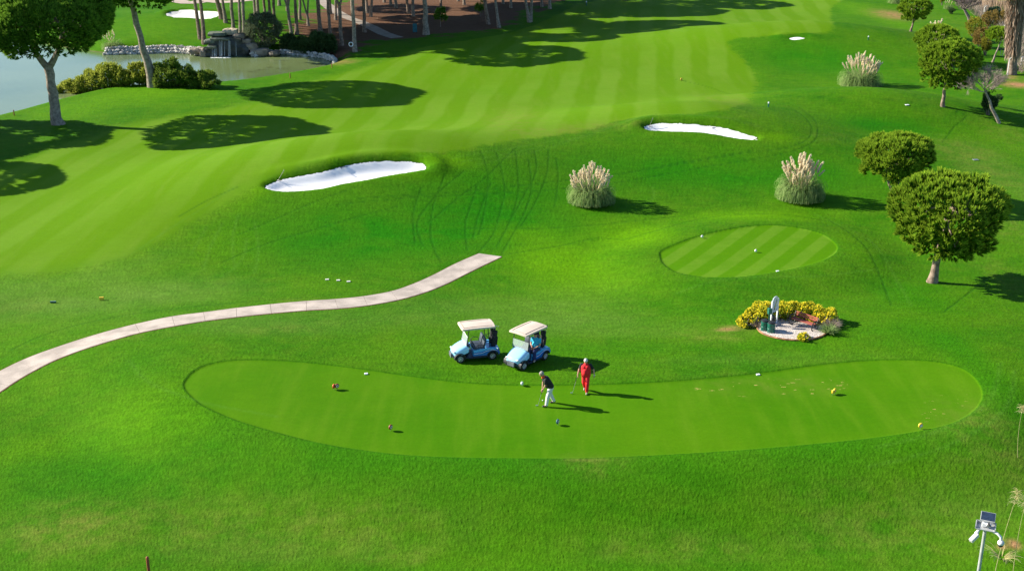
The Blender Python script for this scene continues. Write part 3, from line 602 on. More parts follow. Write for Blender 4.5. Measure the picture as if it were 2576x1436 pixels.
for a_ in [
 (504,99,487,.60,'leaning forked pine left of the waterfall, the shorter-footed of the touching pair',.8),
 (514,110,502,.72,'thick pale pine just left of the waterfall, front one of the touching pair'),
 (558,48,548,.85,'thick pine in front of the far sand bunker right end'),
 (568,58,558,.60,'pine leaning close against the thick pine at the far bunker end'),
 (587,75,581,.62,'pine rising directly behind the waterfall boulders, knotted trunk'),
 (605,89,598,.52,'slim pine left of the forked one at the waterfall shrub'),
 (615,97,612,.60,'forked pine at the left side of the grey-green waterfall shrub',.62),
 (643,43,639,.50,'slim left pine of the close pair behind the grey-green shrub'),
 (650,48,646,.62,'right pine of the close pair behind the grey-green shrub'),
 (669,57,666,.52,'pine with pale knot behind the top of the grey-green shrub'),
 (680,58,677,.55,'middle pine of the three right behind the grey-green shrub'),
 (692,76,686,.58,'pine on the right edge of the grey-green shrub'),
 (703,15,702,.62,'far pine on lit grass above the grey-green shrub'),
 (733,88,720,.62,'forked pine behind the left palm clump',.35),
 (747,87,743,.62,'straight pine behind the left palm clump'),
 (724,29,723,.60,'far pine seen between the forked trunks above the palms'),
 (755,50,753,.52,'slim pine with a pale scar beside the brown needle floor'),
 (776,66,768,.50,'v-forked pine at the edge of the brown needle floor',.12),
 (806,82,800,.72,'pine with a thick left branch above the palm clumps',.55),
 (832,95,825,.58,'pine behind the right end of the palm clumps'),
 (830,36,829,.70,'far pine where the grove path begins'),
 (860,115,852,.62,'y-forked pine right of the palm clumps',.52),
 (845,51,844,.50,'pine beside the grove path left side'),
 (893,131,884,.66,'pale crooked pine with the white ring on its trunk',.78),
 (917,82,914,.62,'dark pine standing on the right edge of the grove path'),
 (924,34,923,.52,'left pine of the far pair right of the grove path'),
 (933,43,933,.55,'right pine of the far pair right of the grove path'),
 (967,7,966,.5,'farthest left pine of the row along the top brown floor'),
 (983,14,982,.5,'second pine of the row along the top brown floor'),
 (997,21,995,.6,'third, stouter pine of the row along the top brown floor'),
 (1027,35,1023,.55,'pine standing on the small green patch inside the grove'),
 (1040,42,1036,.62,'pine at the right end of the small green patch inside the grove'),
 (1072,88,1068,1.0,'thickest dark pine, beside the teal board'),
 (1109,22,1108,.5,'pine straight behind the young pine sapling'),
 (1168,13,1168,.5,'far pine over the brown mound in the middle of the grove'),
 (1153,4,1153,.45,'farthest pine behind the brown mound at the frame top'),
 (1228,62,1221,.72,'reddish pine at the right edge of the grove, left of the white one'),
 (1255,70,1246,.58,'pale whitish pine with slanting trunk at the grove right edge'),
 (1266,11,1265,.5,'far dark pine beyond the whitish one'),
 (1285,21,1285,.55,'far pine with a dark stump beside it'),
 (1331,57,1322,.62,'left stem of the rough double pine at the fairway corner'),
 (1334,56,1336,.62,'right stem of the rough double pine at the fairway corner'),
 (1363,18,1363,.5,'left far pine of the two beyond the double pine'),
 (1383,23,1383,.62,'right far pine of the two beyond the double pine'),
 (1417,2,1418,.6,'last pine of the grove, where the fairway shade begins')]:
    px, py, tx, w, lab = a_[:5]; grove(px, py, tx, w*.82, lab, fork=a_[5] if len(a_) > 5 else None)
# pines outside the frame whose shade falls into it
for i, (x, y, h, cr) in enumerate([(-61.5, 112.5, 10, 6.6), (-66, 106.5, 9.5, 6.0), (-59.5, 97.8, 9.5, 5.0), (20, 217, 10.5, 6.5), (2, 223, 9, 6), (-12, 226, 9, 5)]):
    b = Vector((x, y, gz(x, y))); root = empty('pine_tree', b, 0, ['pine left of the frame whose shade reaches the nearest umbrella pine foot', 'pine left of the frame shading the grass below the umbrella pine', 'pine left of the frame throwing the lowest shade at the left edge', 'pine above the frame throwing the rightmost far shade on the fairway', 'pine above the frame beside the last grove trunk', 'pine above the frame over the far brown floor'][i], 'tree', 'pines outside the frame'); mb = MB(); trunk_mb(mb, (0, 0, 0), (.3, 0, h), .35, .2, .2, seed=i); mb.build('trunk', BARK, root, smooth=True)
    c = link('crown', GC[i % 3], root, (0, 0, h)); c.scale = (cr, cr*1.05, cr*.7)
# ---------------- pampas grass ----------------
PAMP = leaf_mat('pampas blades', (.10,.20,.05), (.21,.33,.09), (.40,.48,.20), .38)
PLUME = leaf_mat('pampas plumes', (.70,.59,.41), (.93,.83,.63), (.98,.93,.79), .42, (.9,.8,.6))
def ribbons(P0, dirs, L, w, r, seg=5, droop=1.0, tc=None):
    """arching blades; P0 (n,3), dirs (n,3)"""
    n = len(P0); pts = [P0]; d = dirs/np.linalg.norm(dirs, axis=1)[:, None]; st = (L/seg)[:, None]; dd = (droop if np.ndim(droop) else np.full(n, droop))[:, None]
    for i in range(seg):
        d = d+np.array([0, 0, -1.0])*dd*(.10+.16*i); d /= np.linalg.norm(d, axis=1)[:, None]; pts.append(pts[-1]+d*st)
    side = np.cross(dirs, unit(n, r)); side /= np.linalg.norm(side, axis=1)[:, None]
    V = []; T = []
    for i, p in enumerate(pts):
        k = w[:, None]*(1-(i/seg)**2*.93)*(.6 if i == 0 else 1); V += [p-side*k, p+side*k]; T += [i/seg]*2
    V = np.stack(V, 1).reshape(-1, 3); m = 2*(seg+1); o = (np.arange(n)*m)[:, None]
    F = np.concatenate([o+np.array([[2*i, 2*i+1, 2*i+3, 2*i+2]]) for i in range(seg)]); cv = r.uniform(0, 1, n)
    return V, F, np.stack([np.repeat(cv, m), np.tile(T, n), np.zeros(n*m)], -1)
def plume_mesh(seed):
    r = np.random.default_rng(seed); n = 150; t = r.uniform(0, 1, n); L = .62
    base = np.stack([r.normal(0, .012, n), r.normal(0, .012, n), t*L], -1); ph = r.uniform(0, 6.28, n); wd = .10*np.sin(np.pi*np.clip(t*.85+.12, 0, 1))
    ax = np.stack([np.cos(ph)*.38, np.sin(ph)*.38, np.ones(n)], -1); V, F, vt = tufts(base, ax, .07+wd*1.0, .020, 2, .15, r)
    mb = MB(); mb.tube([(0, 0, -1.0), (0, 0, 0), (0, 0, L*.9)], [.009, .008, .004], 4); sv = np.array(mb.v)
    F4 = np.array([f for f in mb.f if len(f) == 4]); F = np.concatenate([F, F4[:, :3]+len(V), F4[:, [0, 2, 3]]+len(V)]); V = np.concatenate([V, sv]); vt = np.concatenate([vt, np.tile([.3, .2, 0], (len(sv), 1))])
    return np_mesh('plume', V, F, PLUME, vt)
PLM = [plume_mesh(300+i) for i in range(3)]
def pampas(px, py, wpx, hpx, label, seed, npl=34, n=1700, spread=.45, dens=1.0):
    b = P(px, py); Rr = sz(wpx, b)/2; Hh = sz(hpx, b)/.96; root = empty('pampas_grass', b, 0, label, 'pampas grass', 'pampas grass clumps on the course'); r = np.random.default_rng(seed)
    b.z -= .02
    ph = r.uniform(0, 6.28, n); rr = Rr*.42*np.sqrt(r.uniform(0, 1, n)); out = r.uniform(.15, 1.0, n)**.8; P0 = np.stack([rr*np.cos(ph), rr*np.sin(ph), 0*ph], -1); ph2 = ph+r.normal(0, .35, n)
    D = np.stack([np.cos(ph2)*out*.95, np.sin(ph2)*out*.95, np.full(n, 1.0)], -1); Ln = Hh*.92*r.uniform(.7, 1.1, n)*(1.0-.18*out); V, F, vt = ribbons(P0, D, Ln, np.full(n, .018+.005*Rr), r, 6, .8+1.1*out)
    V[:, 2] = np.maximum(V[:, 2], .02+.05*r.uniform(0, 1, len(V))); q = np.hypot(V[:, 0], V[:, 1]); lim = Rr*1.03*np.sqrt(np.clip(1-((V[:, 2]-Hh*.24)/(Hh*.60))**2, .08, 1))*r.uniform(.82, 1.15, n).repeat(14); k = np.where(q > lim, lim/np.maximum(q, 1e-3)*(1+.25*np.clip(q-lim, 0, .25)), 1); V[:, 0] *= k; V[:, 1] *= k
    link('blades', np_mesh('blades', V, F, PAMP, vt), root)
    for i in range(npl):
        a = r.uniform(0, 6.28) if i % 3 else r.normal(seed % 6, .7); t = r.uniform(0, 1)**.6; o = link('plume', PLM[i % 3], root, (math.cos(a)*t*Rr*.80, math.sin(a)*t*Rr*.80, Hh*(.70-.26*t*t)*r.uniform(.74, 1.12)))
        s = Hh/3.0*r.uniform(.85, 1.2); o.scale = (s*1.0, s*1.0, s*.92); o.rotation_euler = (-math.sin(a)*t*.55+r.normal(0, .12), math.cos(a)*t*.55+r.normal(0, .12), 0)
    return root
pampas(1487, 508, 108, 102, 'cream-plumed pampas grass near the path end, left of its twin', 21, npl=84)
pampas(2012, 499, 106, 112, 'tall pampas grass with pinkish plumes left of the two biggest round pines', 22, npl=84)
pampas(2163, 216, 92, 82, 'pampas grass alone on the far green slope, left of the round pines', 23, npl=70, n=1500)
pampas(2202, 412, 60, 72, 'pampas plumes peeking over the twin-stemmed round pine', 24, npl=16, n=700)
pampas(2347, 128, 60, 74, 'pale plumes sticking up behind the dark round pine', 25, npl=20, n=600)
pampas(2258, 9, 46, 34, 'grey-green grass clump without plumes at the top edge', 26, npl=0, n=800)
pampas(2386, 24, 22, 26, 'small pale grass clump beside the dark low bush at the top right', 27, npl=8, n=350)
pampas(284, 125, 46, 46, 'dark shaded reed clump on the stone-edged far bank, by the big pine crown', 28, npl=12, n=700)

# ---------------- shrubs, hedge ----------------
HEDGE = leaf_mat('hedge leaves', (.085,.16,.018), (.18,.26,.025), (.48,.50,.08), .4)  # bright yellow tips carry the sunlight on the hedge top
HEDGE_D = leaf_mat('shaded hedge leaves', (.04,.115,.018), (.09,.17,.025), (.26,.34,.05), .35)  # darker copy of the hedge leaves, shade put into the colour
GREY = leaf_mat('grey green leaves', (.075,.105,.060), (.12,.155,.085), (.19,.23,.13), .25)
DARK = leaf_mat('dark fan leaves', (.020,.055,.018), (.04,.09,.025), (.11,.17,.06), .2)
YEL = leaf_mat('yellow green leaves', (.13,.17,.02), (.24,.24,.03), (.42,.36,.05), .3)
RUST = leaf_mat('rusty leaves', (.17,.12,.035), (.26,.18,.05), (.36,.27,.08), .3)
BLUEG = leaf_mat('blue green leaves', (.030,.085,.045), (.055,.13,.065), (.11,.2,.10), .25)
WOOD = mat('dead wood', (.42,.34,.28), .9, .25, 6, .4, 20)
WOOD_D = mat('dark twigs', (.17,.13,.12), .9, .25, 6)
def shrub(name, loc, label, cat, lobes, n, L, Wd, k, m, spread=.8, up=.5, group=None, seed=1, stem=True, bm=None, low=-.9, parent_part='foliage'):
    root = empty(name, loc, 0, label, cat, group); link(parent_part, crown_mesh(parent_part, lobes, n, L, Wd, k, spread, seed, m, up=up, low=low, inner=.3), root)
    if stem:
        q = random.Random(seed); mb = MB()
        for l in lobes[:8]:
            s = Vector((l[0]*.3, l[1]*.3, -.05)); e = Vector((l[0], l[1], l[2])); mb.tube(bezier(s, s.lerp(e, .5)+Vector((0, 0, .1)), e, 5), [.05, .04, .03, .022, .01], 5)
        mb.build('stem', bm or WOOD_D, root)
    return root
def hedge(px0, py0, px1, py1, hts, dep, label, seed, m):
    a = P(px0, py0); b = P(px1, py1); mid = (a+b)/2; r = np.random.default_rng(seed); ln = (b-a).length; n = int(ln/.42); lobes = []
    for i in range(n):
        t = (i+.5)/n; c = a.lerp(b, t)-mid; h = np.interp(t, np.linspace(0, 1, len(hts)), hts)*r.uniform(.8, 1.12)
        for j in range(3): lobes.append((c.x+r.normal(0, .25), c.y+r.uniform(-.5, .6)*dep, c.z+h*(.30+.22*j)*r.uniform(.85, 1.1), .50*r.uniform(.7, 1.3), dep*.42, h*.28*r.uniform(.7, 1.3)))
    mid.z -= .05
    return shrub('pond_hedge', mid, label, 'hedge', lobes, int(ln*520), .38, .055, 5, m, .6, 1.2, seed=seed)
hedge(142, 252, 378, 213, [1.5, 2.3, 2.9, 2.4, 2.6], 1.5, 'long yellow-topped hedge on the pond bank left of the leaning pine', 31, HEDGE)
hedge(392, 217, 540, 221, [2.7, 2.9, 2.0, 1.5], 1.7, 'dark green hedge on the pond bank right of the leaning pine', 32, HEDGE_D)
def blob_shrub(px, py, wpx, hpx, label, m, seed, n=700, L=.3, Wd=.05, k=5, name='shrub', cat='shrub', taper=False, lobesn=10, group=None, z0=.48, stem=True):
    b = P(px, py); a = sz(wpx, b)/2; h = sz(hpx, b)/.97; r = np.random.default_rng(seed); lobes = crown_lobes(a*.88, a*.88, h*(z0-.02), h*(1-z0), lobesn, r, lo=-.9)
    if taper: lobes = [(l[0]*(.35+.75*l[2]/h), l[1]*(.35+.75*l[2]/h), l[2], l[3]*(.35+.7*l[2]/h), l[4]*(.35+.7*l[2]/h), l[5]) for l in lobes]
    return shrub(name, b, label, cat, lobes, n, L, Wd, k, m, seed=seed, group=group, stem=stem)
blob_shrub(664, 128, 98, 84, 'big feathery grey-green shrub beside the waterfall rocks', GREY, 41, 1500, .50, .06, 6, lobesn=18)
for i, (x, y, w, h) in enumerate([(728,138,34,48),(752,142,40,44),(776,146,44,46),(800,140,46,52),(825,138,44,44)]):
    labs = ['dark palm-like bush at the left end of the clump by the pond', 'fan-leaved palm bush behind the stone pond edge, second in the clump', 'low dark fan palm in the middle of the pond clump', 'tall dark palm bush behind the curved stone edge', 'rounded dark bush at the right end of the pond clump']
    blob_shrub(x, y, w, h, labs[i], DARK, 44+i, 420, .62, .085, 7, name='fan_palm_bush', cat='bush', group='dark palm bushes behind the stone pond edge', lobesn=8)
blob_shrub(800, 150, 22, 16, 'small bright green tuft hanging over the stone pond edge', YEL, 49, 160, .25, .05, 5, lobesn=4)
blob_shrub(2448, 92, 40, 44, 'yellow-green sparse shrub right of the purple leafless tree', YEL, 51, 420, .30, .06, 5)
blob_shrub(2466, 118, 46, 42, 'rusty brown rounded shrub beside the small crooked pine', RUST, 52, 700, .24, .05, 6)
blob_shrub(2488, 72, 46, 40, 'brownish shrub mass between the blue-green bush and the palm', RUST, 53, 520, .28, .06, 5)
blob_shrub(2477, 140, 30, 46, 'yellow-green shrub narrowing to its foot under the small crooked pine', YEL, 54, 420, .26, .05, 5, taper=True)
blob_shrub(2496, 60, 42, 36, 'blue-green round bush in front of the dry reeds', BLUEG, 55, 620, .26, .06, 6)
blob_shrub(2395, 36, 16, 12, 'low dark bush at the foot of the pale grass clump', DARK, 56, 160, .25, .06, 5, lobesn=5)
blob_shrub(2369, 14, 9, 18, 'tiny yellow-green plant at the top edge above the round pine', YEL, 57, 110, .25, .06, 4, lobesn=4)
blob_shrub(2484, 289, 36, 54, 'blackish weedy bush behind the leaning grey trunk', DARK, 58, 650, .22, .04, 5, lobesn=14)
blob_shrub(2506, 268, 26, 26, 'dark sprig of leaves reaching right of the blackish bush', DARK, 59, 150, .22, .04, 5, lobesn=5)
blob_shrub(2528, 66, 30, 34, 'brown dry bush to the left of the palm crown', RUST, 60, 380, .3, .06, 5)
# young saplings in the grove
for i, (x, y, w, h, lab) in enumerate([(1108,68,34,46,'young green pine sapling standing on the brown needles'), (1208,42,30,36,'thin faint sapling right of the grove centre')]):
    b = P(x, y); a = sz(w, b)/2; H = sz(h, b); r = np.random.default_rng(70+i); root = empty('pine_sapling', b, 0, lab, 'young tree'); mb = MB(); trunk_mb(mb, (0, 0, 0), (.05, 0, H*.95), .06, .02, .03, 6, seed=i); mb.build('trunk', BARK_G, root)
    lobes = [(a*.35*math.cos(j*2.4), a*.35*math.sin(j*2.4), H*(.45+.5*j/9), a*(.62-.04*j), a*(.62-.04*j), H*.10) for j in range(9)]; link('crown', crown_mesh('crown', lobes, 330-150*i, .36, .05, 7, .6, 70+i, PINE_D, low=-.8), root)

# ---------------- leafless trees, reeds ----------------
def bare_tree(px, py, wpx, hc, label, seed, path, r0, m, levels=4, tw=.012, spread=.9, nb=5):
    b = P(px, py); root = empty('bare_tree', b, 0, label, 'leafless tree'); q = random.Random(seed); pts = [at_depth(x, y, b.y+dy)-b for x, y, dy in path]; mb = MB(); n = len(pts)
    mb.tube(pts, [r0*(1-.45*i/(n-1)) for i in range(n)], 8); mb.build('trunk', m, root, smooth=True); tb = MB(); Rr = sz(wpx, b)/2; H = sz(hc, b)
    def br(p, d, L, r, lv):
        e = p+d*L; mid = p.lerp(e, .5)+Vector((q.uniform(-1, 1), q.uniform(-1, 1), q.uniform(-.5, .8)))*L*.13; tb.tube([p, mid, e], [r, r*.75, max(.004, r*.5)], 4 if lv > 1 else 3, cap=False)
        if lv >= levels: return
        for _ in range(nb if lv < 2 else nb-1):
            dd = (d*1.0+Vector((q.uniform(-1, 1), q.uniform(-1, 1), q.uniform(-.35, .75)))*spread).normalized(); br(p.lerp(e, q.uniform(.35, 1)), dd, L*q.uniform(.55, .8), max(tw*.5, r*.55), lv+1)
    for i in range(7):
        a = i*.9+q.uniform(-.3, .3); br(pts[-1] if i % 2 else pts[-1].lerp(pts[-2], .3), Vector((math.cos(a)*.9, math.sin(a)*.9, q.uniform(.25, 1.1))).normalized(), H*.42, r0*.34, 0)
    tb.build('branches', m, root); return root
TW = mat('grey bare twigs', (.33,.26,.22), .9, .2, 5); TWP = mat('purple bare twigs', (.24,.18,.18), .9, .2, 5)
bare_tree(2514, 311, 92, 72, 'leafless grey tree with leaning crooked trunk right of the round pines', 81, [(2514,311,0),(2504,290,0),(2494,272,0),(2490,255,0),(2484,243,0),(2478,228,0)], .16, TW, levels=4)
bare_tree(2440, 58, 84, 50, 'leafless purple-brown tree at the top right in front of the dry reeds', 82, [(2440,58,0),(2437,44,0),(2430,32,0),(2426,24,0)], .3, TWP, levels=4, tw=.02)
REED = leaf_mat('dry reeds', (.33,.23,.15), (.48,.34,.23), (.56,.44,.33), .25); REED_G = leaf_mat('grey dry brush', (.20,.15,.12), (.30,.24,.20), (.42,.36,.30), .2)
def reeds(name, label, region, n, h, m, seed, w=.03, up=.18):
    r = np.random.default_rng(seed); A = np.array([P(x, y) for x, y in region]); Pg = A[:, :2]; z = A[:, 2].mean(); c = Pg.mean(0); pts = []
    while len(pts) < n:
        q = r.uniform(Pg.min(0), Pg.max(0), (n*3, 2)); q = q[sdf(q[:, 0], q[:, 1], Pg) > 0]; pts += list(q[:n-len(pts)])
    pts = np.array(pts); P0 = np.stack([pts[:, 0]-c[0], pts[:, 1]-c[1], np.interp(pts[:, 1], [0, 1], [0, 0])], -1)
    P0[:, 2] = Hfull(pts[:, 0], pts[:, 1])-z; D = np.concatenate([r.normal(0, up, (n, 2)), np.ones((n, 1))], 1); V, F, vt = ribbons(P0, D, h*r.uniform(.6, 1.1, n), np.full(n, w), r, 3, .25)
    return tag(link(name, np_mesh(name, V, F, m, vt), None, (c[0], c[1], z)), label, 'reeds', kind='stuff')
reeds('dry_reeds', 'tall tan dry reeds filling the top right corner', [(2462,30),(2470,5),(2500,-60),(2800,-60),(2800,60),(2640,95),(2590,60),(2545,42),(2500,34)], 9000, 3.2, REED, 91, .045)
reeds('dry_brush', 'grey leafless brush around the shaggy palm by the fence', [(2505,66),(2545,44),(2640,95),(2800,80),(2800,200),(2640,200),(2556,184),(2542,160),(2535,120),(2515,88)], 5200, 2.0, REED_G, 92, .03, .55)
reeds('dry_brush', 'grey twiggy undergrowth behind the purple leafless tree', [(2400,12),(2440,-20),(2490,-10),(2490,52),(2462,52),(2448,34)], 1800, 1.9, REED_G, 93, .035, .6)

# ---------------- shaggy palm ----------------
FROND = leaf_mat('palm fronds', (.05,.10,.02), (.10,.17,.03), (.30,.30,.06), .3); SKIRT = leaf_mat('dead palm skirt', (.15,.085,.055), (.30,.20,.14), (.50,.40,.31), .15)
b = P(2545, 188); palm = empty('shaggy_palm', b, 0, 'tall palm with a shaggy skirt of dead fronds at the right edge', 'palm'); H = 9.5; tx = at_depth(2558, 0, b.y)-b; lx = tx.x/tx.z
mb = MB(); mb.tube([(lx*z, 0, z) for z in np.linspace(-.3, H, 12)], [.62, .56, .5, .46]+[.42]*8, 12); mb.build('trunk', BARK, palm, smooth=True)
r = np.random.default_rng(5); n = 2600; zz = r.uniform(.22, 1, n)**.8*H; ph = r.uniform(0, 6.28, n); ra = np.interp(zz/H, [.2, .35, .8, 1], [.42, .62, .95, 1.0])*r.uniform(.65, 1, n)
V, F, vt = ribbons(np.stack([lx*zz+np.cos(ph)*ra*.75, np.sin(ph)*ra*.75, zz], -1), np.stack([np.cos(ph)*.5, np.sin(ph)*.5, -.75+0*ph], -1), r.uniform(.7, 1.6, n), np.full(n, .055), r, 4, 1.2); link('dead_frond_skirt', np_mesh('skirt', V, F, SKIRT, vt), palm)
fl = []
for i in range(26):
    a = i*2.4; el = r.uniform(-.55, 1.0); d0 = np.array([math.cos(a), math.sin(a), el]); d0 /= np.linalg.norm(d0); s0 = np.array([lx*H, 0, H]); pe = s0+d0*1.5; k = 26; an = np.linspace(-1.25, 1.25, k)
    sd = np.cross(d0, [0, 0, 1]); sd /= np.linalg.norm(sd); D = d0[None]*np.cos(an)[:, None]+sd[None]*np.sin(an)[:, None]+np.array([0, 0, .1]); fl.append(ribbons(np.tile(pe, (k, 1)), D, r.uniform(.8, 1.15, k), np.full(k, .04), r, 3, 1.3)); 
    mbs = MB(); mbs.tube([tuple(s0), tuple(pe)], [.03, .02], 4); vv = np.array(mbs.v); ff = np.array([f for f in mbs.f if len(f) == 4]); fl.append((vv, ff, np.tile([.5, .3, 0], (len(vv), 1))))
o = 0; Vs, Fs, Ts = [], [], []
for v_, f_, t_ in fl: Vs.append(v_); Fs.append(f_+o); Ts.append(t_); o += len(v_)
link('fronds', np_mesh('fronds', np.concatenate(Vs), np.concatenate(Fs), FROND, np.concatenate(Ts)), palm)

# ---------------- stones of the pond edge ----------------
def stones(name, label, line, seed, n, hmin=.16, hmax=.38, rows=3, m=None, col=None):
    Q = smooth_poly([flat(x, y, -.6) for x, y in line], 8, False); sg = np.concatenate([[0], np.cumsum(np.hypot(*np.diff(Q, axis=0).T))]); q = random.Random(seed); mb = MB(); c0 = Vector((Q[len(Q)//2][0], Q[len(Q)//2][1], 0))
    for i in range(n):
        s = sg[-1]*(i+.5)/n
        for k in range(rows):
            x = np.interp(s, sg, Q[:, 0])+q.uniform(-.15, .15); y = np.interp(s, sg, Q[:, 1])+k*.35+q.uniform(-.12, .12); rr = q.uniform(hmin, hmax)
            M = Matrix.Rotation(q.uniform(0, 6), 3, 'Z') @ Matrix.Rotation(q.uniform(-.5, .5), 3, 'X'); o = len(mb.v); mb.ball(Vector((x, y, WATER_Z+.12+k*.32+q.uniform(-.05, .1)))-c0, (rr, rr*.75, rr*.68), 7, 0, M)
            for j in range(o, len(mb.v)): v = mb.v[j]; mb.v[j] = (v[0]+q.uniform(-.05, .05), v[1]+q.uniform(-.05, .05), v[2]+q.uniform(-.05, .05))
    return tag(mb.build(name, m or STONE, None, loc=c0), label, 'stone edging')
STONE = mat('pale pond stones', (.66,.63,.57), .9, .3, 1.6, .5, 6, col2=(.30,.28,.25)); ROCK = mat('dark wet rock', (.07,.07,.06), .5, .4, 1.2, .9, 3.5, col2=(.015,.02,.017)); ROCK_L = mat('tan rock', (.48,.38,.27), .9, .3, .9, .7, 3, col2=(.27,.22,.16))
stones('stone_edging', 'long low wall of pale stones along the far pond bank left of the waterfall', [(262,133),(300,132),(350,131),(400,129),(450,129),(503,134)], 1, 95)
stones('stone_edging', 'curved low wall of pale stones round the right end of the pond', [(628,139),(680,134),(730,133),(790,139),(825,145),(842,154),(840,163)], 2, 70, rows=2)
for x, y, s, lab in [(407,126,.9,'rounded boulder on top of the left stone wall'), (480,131,.7,'small pale rock where the stone wall meets the waterfall')]:
    b = P(x, y); mb = MB(); mb.ball((0, 0, s*.25), (s, s*.7, s*.55), 10); q = random.Random(x); mb.v = [(a+q.uniform(-.06, .06), c+q.uniform(-.06, .06), d+q.uniform(-.06, .06)) for a, c, d in mb.v]; tag(mb.build('boulder', ROCK_L, None, smooth=80, loc=b), lab, 'boulder')
def rocky(mb, c, d, q, amp=.13, sub=3, M=None, mi=0):
    bm = bmesh.new(); bmesh.ops.create_cube(bm, size=1); bmesh.ops.subdivide_edges(bm, edges=bm.edges[:], cuts=sub, use_grid_fill=True)
    vs = []
    for v in bm.verts:
        p = v.co.copy(); p = p.lerp(p.normalized()*.62, .45); p = Vector((p.x*d[0], p.y*d[1], p.z*d[2])); k = math.sin(p.x*2.3+c[0]*3)*math.cos(p.y*2.9+c[1])*amp; p += Vector((q.uniform(-1, 1), q.uniform(-1, 1), q.uniform(-1, 1)))*amp*.55+p.normalized()*k; vs.append((M @ p if M else p)+Vector(c))
    bm.verts.index_update(); mb.add(vs, [[v.index for v in f.verts] for f in bm.faces], mi); bm.free()
wb = Vector((*flat(585, 143, -.9), -.9)); root = empty('rock_waterfall', wb, 0, 'dark rock waterfall with two pale boulders on top at the back of the pond', 'waterfall')
u = sz(1, wb); q = random.Random(4); mb = MB()   # u = metres per pixel here
def wpos(px, py, dy=0): return at_depth(px, py, wb.y+dy)-wb
for x, y, w, h, d, dy in [(555,122,52,44,2.2,1.2),(585,118,58,50,2.6,1.6),(612,126,36,34,2.2,1.5),(536,132,22,26,1.6,.6),(570,100,66,20,2.6,2.0),(600,104,44,22,2.4,2.2),(552,92,36,12,2.0,2.0),(523,132,18,20,1.4,.4)]:
    rocky(mb, wpos(x, y, dy), (w*u, d, h*u), q, .16)
mb.build('rock_wall', ROCK, root); ml = MB()
for x, y, w, h, d, dy in [(548,86,44,9,2.0,1.3),(556,97,50,7,2.0,1.0),(530,104,26,8,1.6,.8),(534,118,24,7,1.4,.3)]: rocky(ml, wpos(x, y, dy), (w*u, d, h*u), q, .07, 2)
ml.build('ledge', mat('mossy ledge rock', (.16,.18,.13), .6, .3, 1.5, .6, 5, col2=(.06,.08,.055)), root)
mt = MB(); rocky(mt, wpos(572, 80, 1.8), (20*u, 1.4, 13*u), q, .08); rocky(mt, wpos(586, 81, 2.0), (24*u, 1.5, 15*u), q, .08); mt.build('top_boulder', mat('pale cream boulder', (.55,.46,.33), .9, .2, .8, .5, 4, col2=(.36,.31,.24)), root)
ms = MB()
SRK = mat('brown side rock', (.33,.27,.21), .9, .3, .9, .7, 3, col2=(.15,.125,.10))
for x, y, w, h, dy in [(604,92,30,14,1.8),(618,104,32,14,1.6),(632,116,34,16,1.4),(655,131,40,17,.9),(690,134,22,10,.6),(495,128,30,12,1.2),(513,134,14,18,.4)]: ms = MB(); rocky(ms, wpos(x, y, dy), (w*u, 1.8, h*u), q, .12); ms.build('side_rock', SRK, root)
FALL = NT('falling water'); FALL.b.inputs['Base Color'].default_value = (.75, .8, .8, 1); FALL.b.inputs['Roughness'].default_value = .2; FALL.b.inputs['Alpha'].default_value = .55; FALL = FALL.m
mw = MB()
for i in range(16):
    x = 533+q.uniform(0, 66); y0 = 100+q.uniform(0, 6)+(14 if x < 550 else 0); a = wpos(x, y0, .05); e = wpos(x+q.uniform(-1, 1), 142, -.55); mw.tube([a, a.lerp(e, .35)+Vector((0, -.12, -.02)), e], [.012, .018, .03], 5)
mw.build('water_stream', FALL, root, smooth=True)
FOAM = mat('white foam', (.75,.78,.75), .7); mf = MB(); f0 = wpos(560, 143, -1.1)
for i in range(60): p_ = wpos(530+q.uniform(0, 50), 142.5, -.9+q.gauss(0, .28)); mf.ball((p_.x, p_.y, .0), (q.uniform(.1, .35), q.uniform(.06, .14), .035), 7)
mf.build('foam', FOAM, root)

# ---------------- fence and railing by the palm ----------------
CONC = mat('white concrete post', (.62,.61,.58), .8, .1, 4)
FP = [(2473,50,28,'far left'), (2511,62,26,'second'), (2530,108,30,'third'), (2534,190,34,'nearest')]
root = None; base = P(2534, 190); root = empty('bent_post_fence', base, 0, 'fence of white bent-top posts and thin wires by the palm', 'fence'); tops = []
for x, y, h, _ in [(2473,50,28,0),(2505,60,27,0),(2522,100,29,0),(2534,190,34,0)]:
    b = P(x, y); H = 1.9; mb = MB(); l = b-base; mb.tube([l, l+Vector((0, 0, H)), l+Vector((.32, 0, H+.28))], [.07, .06, .05], 5); mb.build('post', CONC, root); tops.append((l, H))
mb = MB()
for (a, ha), (c, hc) in zip(tops[:-1], tops[1:]):
    for k in (.15, .5, .95): mb.tube([a+Vector((0, 0, ha*k)), c+Vector((0, 0, hc*k))], .006, 4)
    n = int((c-a).length/1.2)
mb.build('wire', mat('fence wire', (.4,.4,.4), .5, metal=.6), root)
b = P(2572, 166); root = empty('lattice_railing', b, R(8), 'white lattice railing panel low at the right edge behind the palm', 'railing'); mb = MB()
mb.box((1.2, 0, 1.1), (2.8, .07, .07)); mb.box((1.2, 0, .55), (2.8, .07, .06)); mb.build('rail', CONC, root); mb = MB()
for i in range(14): mb.tube([(-.15+i*.2, 0, .55), (.05+i*.2, 0, 1.1)], .018, 4); mb.tube([(.05+i*.2, 0, .55), (-.15+i*.2, 0, 1.1)], .018, 4)
mb.build('lattice', CONC, root); 
for x in (-.2, 2.6): mb = MB(); mb.box((x, 0, .5), (.1, .1, 1.15)); mb.build('post', CONC, root)
